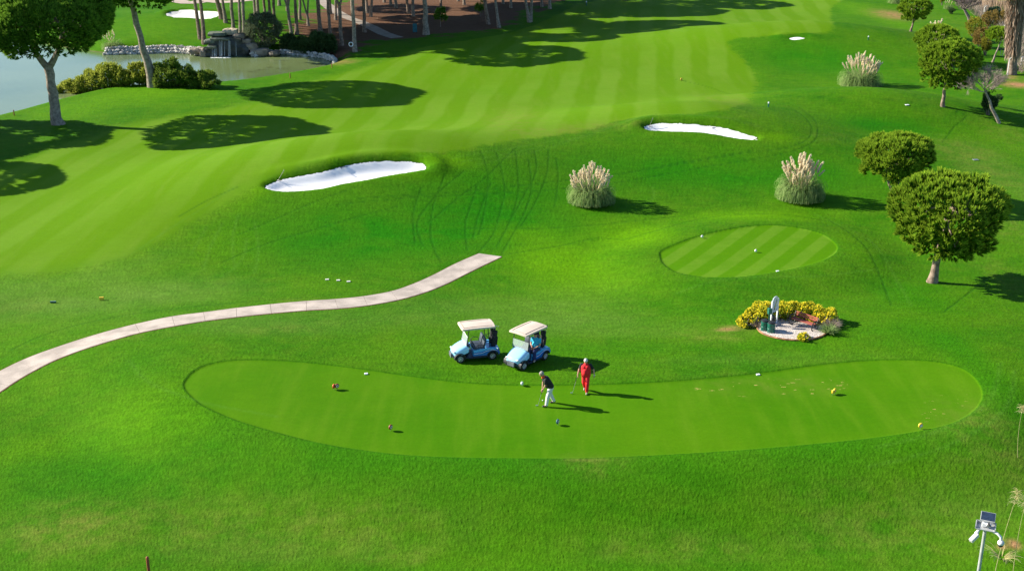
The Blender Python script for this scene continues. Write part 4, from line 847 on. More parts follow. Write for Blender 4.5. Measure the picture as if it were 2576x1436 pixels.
cw = MB(); c_ = P(2632, 62); cw.box((0, 0, 0), (7, 9, .05)); wtr = NT('canal water'); wtr.b.inputs['Base Color'].default_value = (.22, .32, .42, 1); wtr.b.inputs['Roughness'].default_value = .08
tag(cw.build('canal_water', wtr.m, None, loc=(c_.x, c_.y, c_.z+.35)), kind='structure')
# ---------------- golf carts ----------------
SKYB = mat('sky blue cart paint', (.02,.15,.52), .22, .04, 1, coat=.6); SKYL = mat('pale blue cart paint', (.10,.42,.80), .22, .03, 1, coat=.6)
COWL = mat('glossy cart cowl', (.34,.66,.92), .15, .03, 1, coat=.9); NAVY = mat('dark navy plastic', (.012,.022,.07), .45, .1, 5); WHT = mat('white stripe', (.8,.82,.85), .4, .02, 2); BEI = mat('beige canopy', (.62,.52,.42), .5, .06, 1.5); BEID = mat('canopy groove', (.36,.26,.19), .6, .1, 3)  # cowl paler than the side paint, its white reflection put into the colour
BLK = mat('black plastic', (.016,.017,.02), .5, .2, 6); RUB = mat('tyre rubber', (.022,.022,.024), .85, .2, 9, .3, 40); ALU = mat('silver wheel', (.68,.68,.70), .3, .05, 5, metal=.7); SEAT = mat('grey vinyl seat', (.05,.065,.09), .55, .12, 5); STEEL = mat('steel', (.5,.5,.52), .35, .1, 5, metal=.8)
gl = NT('clear windshield'); gl.b.inputs['Base Color'].default_value = (.75, .85, .82, 1); gl.b.inputs['Roughness'].default_value = .05; gl.b.inputs['Alpha'].default_value = .22; gl.b.inputs['IOR'].default_value = 1.45; GLASS = gl.m
def spokes_wheel(parent, x, y):
    w = MB(); M = Matrix.Rotation(R(90), 3, 'X'); prof = [(.125, -.09), (.17, -.098), (.205, -.088), (.225, -.06), (.228, 0), (.225, .06), (.205, .088), (.17, .098), (.125, .09)]
    w.lathe(prof, 28, 0, M); e = w.build('wheel', RUB, parent, smooth=True, loc=(x, y, .228)); e.name = 'wheel'
    rm = MB(); rm.lathe([(.128, -.085), (.132, -.03), (.10, -.025), (.10, .025), (.132, .03), (.128, .085), (.12, .088), (.115, .04), (.115, -.04), (.12, -.088)], 24, 0, M)
    for s in (-1, 1):
        for k in range(7):
            a = 2*math.pi*k/7; rm.tube([(math.cos(a)*.03, s*.100, math.sin(a)*.03), (math.cos(a)*.125, s*.098, math.sin(a)*.125)], [.024, .018], 5)
        rm.ball((0, s*.098, 0), (.045, .02, .045), 10); rm.torus((0, s*.094, 0), .125, .013, M, 22, 6)
    rm.build('rim', ALU, e, smooth=True)
    dk = MB(); dk.lathe([(.112, -.05), (.112, .05)], 18, 0, M); dk.build('brake_drum', BLK, e)
def cart(mid, hd, label, load):
    """local: +X forward, +Y left side"""
    root = empty('golf_cart', mid, hd, label, 'golf cart', 'golf carts parked by the tee'); WB, TR = 1.66, .46
    for x in (.83, -.83):
        for y in (-TR, TR): spokes_wheel(root, x, y)
    # front cowl: smooth loft of cross sections from the nose to the dash
    def loft(secs, m, name, cap=True, nseg=9, sm=True):
        mb = MB(); vs = []; 
        for x, w, zb, zt, rnd in secs:
            for k in range(nseg):
                a = math.pi*k/(nseg-1); c_, s_ = math.cos(a), math.sin(a); e = .45+.0*rnd
                vs.append((x-(.05*abs(c_)**2 if rnd else 0), -w/2*math.copysign(abs(c_)**e, c_), zb+(zt-zb)*abs(s_)**(.55)))
        n = nseg; fs = [(i*n+k, i*n+k+1, (i+1)*n+k+1, (i+1)*n+k) for i in range(len(secs)-1) for k in range(n-1)]; fs += [(i*n, (i+1)*n, (i+1)*n+n-1, i*n+n-1) for i in range(len(secs)-1)]
        fs += [tuple(range(n)), tuple((len(secs)-1)*n+k for k in range(n-1, -1, -1))]; mb.add(vs, fs); return mb.build(name, m, root, smooth=45 if sm else False)
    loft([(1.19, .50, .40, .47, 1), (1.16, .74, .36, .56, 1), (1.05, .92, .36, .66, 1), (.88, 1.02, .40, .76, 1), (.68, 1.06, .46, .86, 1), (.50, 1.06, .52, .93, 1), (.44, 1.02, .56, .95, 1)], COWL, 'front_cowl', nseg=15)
    loft([(1.20, .66, .24, .42, 1), (1.05, .86, .22, .44, 1), (.84, .56, .24, .50, 1), (.62, .56, .28, .56, 1), (.44, .98, .30, .60, 0)], NAVY, 'lower_cowl', nseg=11)
    mb = MB(); mb.box((1.215, 0, .33), (.08, .46, .24), bev=.03); mb.build('front_bumper', mat('grey bumper', (.12, .13, .15), .5), root)
    for s in (-1, 1):
        mb = MB(); mb.ball((1.10, s*.33, .56), (.07, .10, .045), 12); mb.build('headlight', mat('headlamp lens', (.7, .75, .8), .15), root, smooth=True)
    for s in (-1, 1):                                                   # dark front fenders
        mb = MB()
        pts = [(.83+.30*math.cos(a), .228+.30*math.sin(a)) for a in np.linspace(R(-5), R(185), 12)]; inn = [(.83+.255*math.cos(a), .228+.255*math.sin(a)) for a in np.linspace(R(185), R(-5), 12)]; mb.prism(pts+inn, s*.36, s*.56); mb.build('front_fender', BLK, root)
    mb = MB(); mb.box((-.02, 0, .26), (1.1, 1.06, .06), bev=.015); mb.box((.40, 0, .40), (.05, 1.0, .3), rot=Matrix.Rotation(R(-28), 3, 'Y')); mb.box((-.1, .52, .235), (1.0, .05, .07)); mb.box((-.1, -.52, .235), (1.0, .05, .07)); mb.build('floor', NAVY, root)
    # side bodies with wheel arches
    def side(ys, y0, y1, outline, m, name): mb = MB(); mb.prism(outline, ys*y0, ys*y1); return mb.build(name, m, root, bevel=.012)
    arch = [(-.83+.30*math.cos(a), .228+.29*math.sin(a)) for a in np.linspace(R(12), R(168), 13)]
    low = [(.12, .25), (-.50, .25)]+arch+[(-1.18, .33), (-1.22, .42), (-1.14, .55), (-.60, .58), (-.30, .52), (.16, .50)]
    up_ = [(.16, .505), (-.30, .525), (-.60, .585), (-1.14, .555), (-1.17, .60), (-1.02, .66), (-.62, .70), (-.40, .66), (.0, .64), (.14, .62)]
    for s in (-1, 1):
        side(s, .44, .575, low, SKYB, 'side_panel'); side(s, .40, .56, up_, SKYL, 'side_trim')
        mb = MB(); mb.tube([(.14, s*.577, .44), (-.30, s*.577, .455), (-.50, s*.577, .53), (-.80, s*.577, .585), (-1.10, s*.577, .50)], .012, 5); mb.build('stripe', WHT, root)
        mb = MB(); mb.prism([(.13, .245), (-.50, .245), (-.53, .31), (.14, .33)], s*.50, s*.581); mb.build('rocker', NAVY, root)
        mb = MB(); ao = [(-.83+.315*math.cos(a), .228+.305*math.sin(a)) for a in np.linspace(R(8), R(172), 13)]; ai = [(-.83+.275*math.cos(a), .228+.265*math.sin(a)) for a in np.linspace(R(172), R(8), 13)]; mb.prism(ao+ai, s*.42, s*.595); mb.build('rear_fender', BLK, root)
    mb = MB(); mb.box((-.72, 0, .46), (.9, .86, .34), bev=.04); mb.box((-.10, 0, .42), (.52, .9, .36), bev=.03); mb.build('body', SKYL, root)
    mb = MB(); mb.box((-1.05, 0, .50), (.32, .98, .14), bev=.03); mb.build('bag_deck', NAVY, root)
    mb = MB(); mb.box((-.14, 0, .67), (.52, .98, .12), bev=.045); mb.build('seat', SEAT, root, smooth=True)
    for s in (-1, 1):
        mb = MB(); mb.box((-.46, s*.245, .95), (.11, .46, .44), bev=.05, rot=Matrix.Rotation(R(-12), 3, 'Y')); mb.build('seat_back', SEAT, root, smooth=True)
        mb = MB(); mb.tube([(-.42, s*.52, .66), (-.34, s*.545, .86), (-.10, s*.55, .90), (.03, s*.54, .82), (.06, s*.52, .66)], .017, 7); mb.build('hip_rail', BLK, root, smooth=True)
        mb = MB(); mb.tube([(.50, s*.50, .90), (.42, s*.49, 1.3), (.36, s*.48, 1.73)], .020, 7); mb.build('front_post', BLK, root, smooth=True)
        mb = MB(); mb.tube([(-.72, s*.46, .62), (-.66, s*.46, 1.2), (-.62, s*.46, 1.74)], .020, 7); mb.build('rear_post', BLK, root, smooth=True)
    mb = MB(); mb.tube([(-.73, -.46, 1.0), (-.73, .46, 1.0)], .018, 6); mb.tube([(-.98, -.36, 1.12), (-1.0, .36, 1.12)], .018, 6); mb.tube([(-.73, -.36, 1.05), (-.98, -.36, 1.12)], .016, 6); mb.tube([(-.73, .36, 1.05), (-.98, .36, 1.12)], .016, 6); mb.build('bag_rack', BLK, root, smooth=True)
    # canopy
    mb = MB(); n = 9; vs = []
    def rz(x, y): return 1.80+.035*(1-(y/.56)**2)+.02*(1-((x+.13)/.84)**2)
    for i in range(n):
        for j in range(n):
            u_, v_ = -1+2*i/(n-1), -1+2*j/(n-1); cx = math.copysign(abs(u_)**.9, u_); k = 1-.05*abs(u_)**4; kk = 1-.045*abs(v_)**4; vs.append((-.13+.86*u_*kk, .575*v_*k, rz(-.13+.84*u_, .56*v_)))
    m0 = len(vs); vs += [(x, y, z-.02) for x, y, z in vs]; fs = [(i*n+j, i*n+j+1, (i+1)*n+j+1, (i+1)*n+j) for i in range(n-1) for j in range(n-1)]; fs += [tuple(m0+q for q in reversed(f)) for f in fs]
    per = [i*n for i in range(n)]+[(n-1)*n+j for j in range(1, n)]+[i*n+n-1 for i in range(n-2, -1, -1)]+[j for j in range(n-2, 0, -1)]
    lo = len(vs); vs += [(vs[p_][0]*1.0+(vs[p_][0]+.13)*.012, vs[p_][1]*1.012, vs[p_][2]-.075) for p_ in per]; N_ = len(per)
    fs += [(per[i], per[(i+1) % N_], lo+(i+1) % N_, lo+i) for i in range(N_)]; fs += [(lo+i, lo+(i+1) % N_, m0+per[(i+1) % N_], m0+per[i]) for i in range(N_)]
    mb.add(vs, fs); mb.build('roof', BEI, root, smooth=50)
    mb = MB()
    for s in (-1, 1): mb.tube([(x, s*.42, rz(x, s*.42)+.004) for x in np.linspace(-.85, .62, 8)], .016, 5)
    mb.tube([(.60, y, rz(.6, y)+.004) for y in np.linspace(-.42, .42, 6)], .010, 5); mb.build('roof_groove', BEID, root)
    # windshield: lower half, folded upper half leans on it
    mb = MB(); mb.box((.475, 0, 1.13), (.012, .98, .44), rot=Matrix.Rotation(R(-10), 3, 'Y')); mb.build('windshield', GLASS, root)
    mb = MB(); mb.tube([(.44, -.49, 1.345), (.44, .49, 1.345)], .012, 5); mb.tube([(.515, -.49, .915), (.515, .49, .915)], .012, 5); mb.build('windshield_frame', BLK if load else WHT, root)
    # dash and steering wheel
    mb = MB(); mb.box((.40, 0, .86), (.16, .96, .18), bev=.04); mb.build('dashboard', NAVY, root)
    st = MB(); Ms = Matrix.Rotation(R(-52), 3, 'Y'); st.torus((.16, .25, .98), .165, .016, Ms, 22, 7); 
    for k in range(3): a = k*2.094+.5; st.tube([Vector((.16, .25, .98)), Vector((.16, .25, .98))+Ms @ Vector((math.cos(a)*.16, math.sin(a)*.16, 0))], .012, 5)
    st.tube([(.16, .25, .98), (.36, .25, .82), (.42, .25, .60)], .022, 7); st.build('steering_wheel', BLK, root, smooth=True)
    return root
def golf_bag(parent_root, lx, ly, label, cl, seed, clubs=7):
    M = parent_root.matrix_basis if False else (Matrix.Translation(parent_root.location) @ Matrix.Rotation(parent_root.rotation_euler.z, 4, 'Z')); q = random.Random(seed)
    w = M @ Vector((lx, ly, .58)); root = empty('golf_bag', w, parent_root.rotation_euler.z+q.uniform(-.2, .2), label, 'golf bag', None, (0, R(-8)))
    mb = MB(); mb.lathe([(.10, 0), (.13, .03), (.135, .3), (.125, .55), (.14, .78), (.135, .86), (.12, .87), (.12, .80), (.10, .78)], 18); mb.build('body', cl, root, smooth=50)
    mb = MB(); mb.box((-.13, 0, .35), (.10, .20, .42), bev=.03); mb.build('front_pocket', cl, root, smooth=True); mb = MB(); mb.box((0, .14, .30), (.18, .07, .30), bev=.025); mb.build('side_pocket', cl, root, smooth=True)
    mb = MB(); mb.tube([(.0, .14, .70), (.02, .26, .55), (.0, .15, .32)], .018, 6); mb.build('strap', BLK, root, smooth=True)
    for k in range(clubs):
        a = k*2.4; x, y = math.cos(a)*.07, math.sin(a)*.07; t = Vector((x*2.0-.02, y*2.2, q.uniform(.98, 1.2))); mb = MB(); mb.tube([(x, y, .6), tuple(t)], .007, 5)
        if k % 3 == 0: mb.ball(t+Vector((.02, .02, .02)), (.055, .04, .035), 8, 1)
        else: mb.box(t+Vector((.02, 0, .0)), (.07, .018, .05), 1, bev=.006)
        mb.build('club', [STEEL, BLK if (k % 3 == 0) else ALU], root)
    return root
def cart_at(rf, rr_, label, load):
    z0 = P((rf[0]+rr_[0])/2, (rf[1]+rr_[1])/2).z; a = Vector((*flat(*rf, z0), z0)); b = Vector((*flat(*rr_, z0), z0)); h = (a-b); h.z = 0; hd = math.atan2(h.y, h.x); m = (a+b)/2; off = Vector((-math.sin(hd), math.cos(hd), 0))*(-.50)    # contacts are on its left side
    m = m+off; m.z = gz(m.x, m.y)+.0; return cart(m, hd, label, load), hd
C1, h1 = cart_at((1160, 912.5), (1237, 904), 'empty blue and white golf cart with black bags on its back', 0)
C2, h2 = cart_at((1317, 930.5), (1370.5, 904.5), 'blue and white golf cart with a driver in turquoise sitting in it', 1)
BAGM = mat('black bag fabric', (.018,.018,.022), .8, .3, 8, .3, 20); BAGN = mat('navy bag fabric', (.02,.03,.07), .8, .3, 8, .3, 20)
golf_bag(C1, -.93, .22, 'black golf bag on the near side of the empty cart', BAGM, 1, 3); golf_bag(C1, -.95, -.22, 'black golf bag on the far side of the empty cart', BAGM, 2, 3)
golf_bag(C2, -.93, .22, 'black golf bag with silver clubs behind the seated driver', BAGM, 3, 8); golf_bag(C2, -.95, -.22, 'navy golf bag with clubs on the far side of the driven cart', BAGN, 4, 8)

# ---------------- people ----------------
SKIN = mat('skin', (.50,.27,.19), .6, .06, 8, spec=.3); HAIRW = mat('white hair', (.62,.60,.57), .9, .12, 30, .6, 60); HAIRG = mat('grey hair', (.34,.31,.28), .9, .2, 30, .6, 60)
REDC = mat('red cloth', (.72,.012,.02), .85, .08, 9, .3, 25); BLKC = mat('black cloth', (.014,.014,.016), .9, .2, 9, .3, 25); WHC = mat('white trousers', (.66,.65,.62), .85, .05, 9, .3, 25); TURQ = mat('turquoise polo', (.03,.40,.60), .85, .08, 9, .3, 25); NVC = mat('navy trousers', (.012,.022,.10), .85, .1, 9, .3, 25); ORG = mat('orange red collar', (.80,.10,.03), .85); SHOE = mat('dark shoe', (.03,.03,.035), .5); SHOEW = mat('pale shoe', (.40,.33,.28), .5); LIP = mat('lips', (.40,.13,.11), .6); EYEW = mat('eye', (.7,.7,.7), .2); EYEB = mat('iris', (.04,.05,.06), .2)
def capsule(mb, a, ra, b, rb, n=12, sq=1.0):
    a, b = Vector(a), Vector(b); d = b-a; L = d.length; d = d/L if L > 1e-6 else Vector((0, 0, 1)); ps = []; rs = []
    for t in (-.97, -.75, -.4, 0): ps.append(a+d*ra*t); rs.append(ra*math.sqrt(1-t*t))
    for t in (0, .4, .75, .97): ps.append(b+d*rb*t); rs.append(rb*math.sqrt(1-t*t))
    if L < 1e-6: ps.pop(4); rs.pop(4)
    mb.tube(ps, rs, n)
def remesh(mb, name, m, parent, vox, sm=4):
    o = mb.build(name, m, None); md = o.modifiers.new('r', 'REMESH'); md.mode = 'VOXEL'; md.voxel_size = vox; md.use_smooth_shade = True
    s2 = o.modifiers.new('s', 'SMOOTH'); s2.factor = .5; s2.iterations = sm; dg = bpy.context.evaluated_depsgraph_get(); me = bpy.data.meshes.new_from_object(o.evaluated_get(dg)); me.name = name
    old = o.data; o.modifiers.clear(); o.data = me; bpy.data.meshes.remove(old); me.polygons.foreach_set('use_smooth', [True]*len(me.polygons))
    if not me.materials: me.materials.append(m)
    o.parent = parent; return o
def hand(mb, w, d, side, curl, palm_n, s=1.0):
    """w wrist, d direction of the palm, side = direction to the thumb, palm_n = inner side"""
    d = Vector(d).normalized(); th = (Vector(side)-d*Vector(side).dot(d)).normalized(); pn = (Vector(palm_n)-d*Vector(palm_n).dot(d)-th*Vector(palm_n).dot(th)).normalized(); w = Vector(w)
    for k in (-1, 0, 1): capsule(mb, w+th*k*.018*s, .020*s, w+d*.085*s+th*k*.026*s, .014*s, 8)
    for k, (ln, off) in enumerate([(.072, .036), (.080, .012), (.074, -.012), (.058, -.035)]):
        p = w+d*.088*s+th*off*s; a = 0; dd = d.copy()
        for j, f in enumerate((.45, .32, .25)):
            a += curl*(.55 if j == 0 else .5); dd = d*math.cos(a)+pn*math.sin(a); e = p+dd*ln*f*s*1.15; capsule(mb, p, (.0095-.0010*j)*s, e, (.0088-.0012*j)*s, 7); p = e
    p = w+d*.03*s+th*.03*s; e = p+(d*.6+th*.75+pn*.2).normalized()*.042*s; capsule(mb, p, .013*s, e, .011*s, 7); e2 = e+(d*.8+th*.15+pn*.55).normalized()*.036*s; capsule(mb, e, .011*s, e2, .009*s, 7)
def head(mb, c, f, up, s=1.0):
    """c = centre of the skull; f facing direction"""
    f = Vector(f).normalized(); up = (Vector(up)-f*Vector(up).dot(f)).normalized(); l = up.cross(f); c = Vector(c); P3 = lambda x, y, z: c+(f*x+l*y+up*z)*s
    capsule(mb, P3(-.022, 0, .028), .088*s, P3(.02, 0, .022), .080*s, 16); capsule(mb, P3(.02, 0, -.02), .070*s, P3(.035, 0, -.075), .050*s, 14); capsule(mb, P3(.055, 0, -.095), .028*s, P3(.058, 0, -.10), .026*s, 10)
    for k in (-1, 1):
        capsule(mb, P3(.045, k*.03, -.03), .032*s, P3(.03, k*.042, -.05), .028*s, 8); capsule(mb, P3(-.005, k*.083, .0), .018*s, P3(-.008, k*.086, -.025), .013*s, 8); capsule(mb, P3(.088, k*.022, .026), .010*s, P3(.080, k*.045, .028), .009*s, 6)
    capsule(mb, P3(.090, 0, .012), .009*s, P3(.108, 0, -.022), .014*s, 8); capsule(mb, P3(.098, -.012, -.028), .009*s, P3(.098, .012, -.028), .009*s, 6); capsule(mb, P3(.084, -.018, -.056), .008*s, P3(.084, .018, -.056), .008*s, 6)
    return P3
def face_bits(root, P3, f, hair, s=1.0, cap=None):
    e = MB(); [e.ball(P3(.086, k*.031, .004), .011*s, 8) for k in (-1, 1)]; e.build('eyes', EYEW, root, smooth=True); e = MB(); [e.ball(P3(.094, k*.031, .004), .006*s, 6) for k in (-1, 1)]; e.build('irises', EYEB, root, smooth=True)
    h = MB(); capsule(h, P3(-.036, 0, .040), .094*s, P3(.004, 0, .052), .078*s, 14); capsule(h, P3(-.055, 0, -.02), .070*s, P3(-.045, 0, .02), .085*s, 12); [capsule(h, P3(-.02, k*.060, .005), .035*s, P3(-.025, k*.06, .04), .04*s, 8) for k in (-1, 1)]
    remesh(h, 'hair', hair, root, .010, 2)
    m_ = MB(); m_.ball(P3(.092, 0, -.056), (.006, .006, .006), 6); m_.ball(P3(.091, .010, -.056), .005, 6); m_.ball(P3(.091, -.010, -.056), .005, 6); m_.build('lips', LIP, root)
def person(loc, rz, label, J, face, hairm, shirt, trous, shoe, sleeve=.55, extra=None):
    """J: joints (pelvis, chest, neck, head, sh/el/wr L R, hip/kn/an L R, toe L R, hand dir/thumb/palm)"""
    root = empty('person', loc, rz, label, 'person'); V = lambda k: Vector(J[k]); b = MB()
    capsule(b, V('pelvis'), .13, V('chest'), .145, 14); capsule(b, V('chest'), .12, V('neck'), .058, 12); capsule(b, V('neck'), .056, V('head')-(V('head')-V('neck'))*.25, .052, 10); P3 = head(b, V('head'), face, J['up'])
    for s in 'LR':
        capsule(b, V('chest').lerp(V('sh'+s), .35), .09, V('sh'+s), .062, 10); capsule(b, V('sh'+s), .055, V('el'+s), .042, 10); capsule(b, V('el'+s), .042, V('wr'+s), .026, 10); d, t, p_ = J['hand'+s][:3]; hand(b, V('wr'+s), d, t, J['hand'+s][3], p_)
        capsule(b, V('pelvis').lerp(V('hip'+s), .7), .105, V('kn'+s), .058, 12); capsule(b, V('kn'+s), .058, V('an'+s), .036, 10); capsule(b, V('an'+s), .036, V('toe'+s), .030, 8)
    remesh(b, 'body', SKIN, root, .0085, 3); face_bits(root, P3, face, hairm)
    c = MB(); [capsule(c, V('pelvis')+Vector((0, y_, .06)), .150, V('chest')+Vector((0, y_*1.1, 0)), .160, 16) for y_ in (-.07, .07)]; capsule(c, V('belly'), .17, V('belly')+Vector((0, 0, .08)), .165, 14); capsule(c, V('chest'), .15, V('neck')-(V('neck')-V('chest'))*.12, .075, 12)
    for s in 'LR': capsule(c, V('chest').lerp(V('sh'+s), .4), .115, V('sh'+s), .076, 12); capsule(c, V('sh'+s), .074, V('sh'+s).lerp(V('el'+s), sleeve), .066, 12)
    remesh(c, 'shirt', shirt[0], root, .014, 2)
    if len(shirt) > 1:
        c = MB(); [capsule(c, V('pelvis')+Vector((0, y_, -.04)), .160, V('chest')+Vector((0, y_, 0)), .168, 16) for y_ in (-.07, .07)]; capsule(c, V('belly'), .172, V('belly')+Vector((0, 0, .1)), .165, 14); capsule(c, V('chest'), .16, V('neck')-(V('neck')-V('chest'))*.05, .080, 12); [capsule(c, V('chest').lerp(V('sh'+s), .3), .125, V('chest').lerp(V('sh'+s), .72), .092, 12) for s in 'LR']; remesh(c, 'vest', shirt[1], root, .014, 2)
    c = MB(); [capsule(c, V('pelvis')+Vector((0, y_, -.02)), .152, V('pelvis')+Vector((0, y_, .05)), .150, 16) for y_ in (-.05, .05)]
    for s in 'LR': capsule(c, V('pelvis').lerp(V('hip'+s), .75), .130, V('kn'+s), .094, 12); capsule(c, V('kn'+s), .094, V('an'+s)+(V('kn'+s)-V('an'+s))*.07, .076, 12)
    remesh(c, 'trousers', trous, root, .014, 2)
    for s in 'LR':
        c = MB(); a = V('an'+s); tt = V('toe'+s); capsule(c, a+(a-tt)*.25-Vector((0, 0, .035)), .042, tt, .040, 10); capsule(c, a-Vector((0, 0, .01)), .045, a.lerp(tt, .5)-Vector((0, 0, .01)), .040, 10); remesh(c, 'shoe', shoe, root, .010, 2)
    if extra: extra(root, V)
    return root
def golf_club(root_M, grip, headp, label, wood=False):
    g = root_M @ Vector(grip); h = root_M @ Vector(headp); h.z = max(h.z, gz(h.x, h.y)+.02); root = empty('golf_club', h, 0, label, 'golf club'); g = g-h; d = g.normalized(); mb = MB(); mb.tube([(0, 0, 0), g*.72], .008, 6); mb.build('shaft', STEEL, root)
    mb = MB(); mb.tube([g*.72, g+d*.10], [.012, .015], 7); mb.build('grip', BLK, root); mb = MB()
    if wood: mb.ball((-.04, 0, .015), (.075, .055, .032), 12)
    else: mb.box((-.045, 0, .01), (.11, .03, .055), bev=.010)
    mb.build('club_head', ALU if not wood else STEEL, root, smooth=True)
def W4(root): return Matrix.Translation(root.location) @ Matrix.Rotation(root.rotation_euler.z, 4, 'Z')
# man bent over the ball: local +X is where he faces
bm_ = P(1383, 1018.5); hz = math.pi+R(10)
J = dict(pelvis=(-.02,0,.93), belly=(.10,0,1.04), chest=(.17,0,1.30), neck=(.30,0,1.47), head=(.40,0,1.60), up=(.35,0,1), shL=(.24,.19,1.38), shR=(.24,-.19,1.38), elL=(.27,.20,1.08), elR=(.30,-.17,1.08), wrL=(.33,.05,.86), wrR=(.35,-.04,.80),
 hipL=(-.02,.10,.90), hipR=(-.02,-.10,.90), knL=(.13,.15,.50), knR=(-.05,-.17,.49), anL=(.20,.17,.085), anR=(-.24,-.18,.10), toeL=(.36,.18,.045), toeR=(-.09,-.20,.045), handL=((.15,-.25,-1), (.6,0,-.6), (.2,-1,0), 1.5), handR=((.15,.2,-1), (.6,0,-.6), (.2,1,0), 1.5))
def x1(root, V):
    c = MB(); capsule(c, V('neck')-Vector((.02, 0, .03)), .078, V('neck')+Vector((.035, 0, .03)), .066, 14); capsule(c, V('neck')+Vector((.06, 0, -.06)), .05, V('neck')+Vector((.05, 0, .0)), .06, 10); remesh(c, 'collar', ORG, root, .012, 1)
m1 = person(bm_, hz, 'grey-haired golfer in black shirt and white trousers bending over his club', J, (.75,0,-.66), HAIRG, [BLKC], WHC, SHOE, .62, x1)
golf_club(W4(m1), (.36, .0, .80), (.56, .02, .03), 'golf club held down to the ball by the golfer in white trousers')
# man in red, walking towards the camera
rm_ = P(1473, 985.5); hz = math.pi*1.5-R(14)
J = dict(pelvis=(0,0,.92), belly=(.10,0,1.05), chest=(.04,0,1.30), neck=(.06,0,1.50), head=(.12,0,1.63), up=(.2,0,1), shL=(.02,.21,1.42), shR=(.04,-.21,1.42), elL=(-.02,.36,1.15), elR=(.04,-.33,1.13), wrL=(.06,.41,.92), wrR=(.16,-.37,.90),
 hipL=(0,.10,.90), hipR=(0,-.10,.90), knL=(.16,.10,.51), knR=(.02,-.09,.49), anL=(.18,.09,.095), anR=(-.20,-.08,.17), toeL=(.34,.10,.045), toeR=(-.10,-.09,.06), handL=((.15,.05,-1), (.9,-.2,0), (0,-1,0), .7), handR=((.2,-.05,-1), (.8,.3,0), (0,1,0), 1.5))
def x2(root, V):
    c = MB(); c.torus(V('wrL')+Vector((0, 0, .02)), .034, .010, None, 14, 6); c.build('watch', WHT, root)
m2 = person(rm_, hz, 'white-haired golfer in red vest and red trousers walking with his club', J, (.80,0,-.58), HAIRW, [BLKC, REDC], REDC, SHOEW, .62, x2)
golf_club(W4(m2), (.19, -.39, .82), (.34, -.56, .03), 'golf club carried low by the golfer in red')
# driver sitting in cart 2 (left seat), turned a little outwards
d0 = W4(C2) @ Vector((-.27, .37, 0)); 
J = dict(pelvis=(-.04,0,.84), belly=(.06,0,.95), chest=(-.05,0,1.16), neck=(-.02,0,1.36), head=(.03,0,1.50), up=(0,0,1), shL=(-.05,.20,1.28), shR=(-.05,-.20,1.28), elL=(.08,.27,1.03), elR=(.10,-.22,1.02), wrL=(.30,.12,.93), wrR=(.32,-.04,.94),
 hipL=(.02,.10,.82), hipR=(.02,-.10,.82), knL=(.42,.15,.80), knR=(.43,-.12,.80), anL=(.50,.20,.40), anR=(.52,-.10,.40), toeL=(.64,.24,.345), toeR=(.67,-.10,.345), handL=((.7,-.5,-.2), (.3,.3,.9), (0,-.3,-1), .8), handR=((.8,.4,-.2), (.2,-.2,.9), (0,.2,-1), .8))
def x3(root, V):
    c = MB(); h = V('head'); capsule(c, h+Vector((-.02, 0, .060)), .098, h+Vector((.01, 0, .066)), .090, 14); remesh(c, 'cap', BLKC, root, .010, 2); c = MB(); c.ball(h+Vector((.085, .03, .085)), (.070, .065, .010), 14); c.build('cap_brim', BLKC, root, smooth=True)
m3 = person(d0, C2.rotation_euler.z+R(12), 'seated driver in turquoise polo, navy trousers and black cap in the cart', J, (1,.35,.12), HAIRG, [TURQ], NVC, SHOEW, .55, x3)
p = P(1365, 1008); mb = MB(); mb.ball((0, 0, .03), .026, 14); tag(mb.build('golf_ball', WHT, None, smooth=True, loc=p), 'white golf ball on the tee grass in front of the bending golfer', 'golf ball')

# ---------------- flower bed ----------------
bc = Vector((*march(Hfull, 1992, 829), 0)); bc.z = gz(bc.x, bc.y); BR = 1.78
GRV = NT('white gravel'); v = GRV.obj(); vo = GRV.n('TexVoronoi'); GRV.put(vo.inputs['Vector'], v); vo.inputs['Scale'].default_value = 22; vs_ = GRV.n('SeparateColor'); GRV.put(vs_.inputs[0], vo.outputs['Color'])
GRV.put(GRV.b.inputs['Base Color'], GRV.mix(vs_.outputs[0], (.30,.25,.22), (.74,.68,.62))); GRV.b.inputs['Roughness'].default_value = .9; GRV.put(GRV.b.inputs['Normal'], GRV.bump(vo.outputs['Distance'], .9, .04)); GRV = GRV.m
mb = MB(); rg = [0, .5, 1.0, 1.4, BR]; vs = [(0, 0, gz(bc.x, bc.y)-bc.z+.07)]; K = 40
for rr in rg[1:]: vs += [(rr*math.cos(2*math.pi*k/K), rr*.95*math.sin(2*math.pi*k/K), gz(bc.x+rr*math.cos(2*math.pi*k/K), bc.y+rr*.95*math.sin(2*math.pi*k/K))-bc.z+.07) for k in range(K)]
fs = [(0, 1+k, 1+(k+1) % K) for k in range(K)]+[(1+i*K+k, 1+i*K+(k+1) % K, 1+(i+1)*K+(k+1) % K, 1+(i+1)*K+k) for i in range(3) for k in range(K)]; mb.add(vs, fs)
bed = mb.build('gravel_bed', GRV, None, loc=bc); tag(bed, kind='structure')
mb = MB(); ring = [(BR*1.02*math.cos(2*math.pi*k/48), BR*.97*math.sin(2*math.pi*k/48), gz(bc.x+BR*math.cos(2*math.pi*k/48), bc.y+BR*.95*math.sin(2*math.pi*k/48))-bc.z+.05) for k in range(49)]; mb.tube(ring, .05, 6, cap=False); tag(mb.build('bed_edging', mat('rusty bed edging', (.42,.20,.09), .85, .3, 3), None, loc=bc), kind='structure')
FLY = leaf_mat('yellow flowers', (.82,.62,.005), (.95,.82,.02), (1.0,.93,.15), .35); LFY = leaf_mat('shrub leaves', (.09,.17,.012), (.24,.30,.02), (.60,.60,.04), .35)
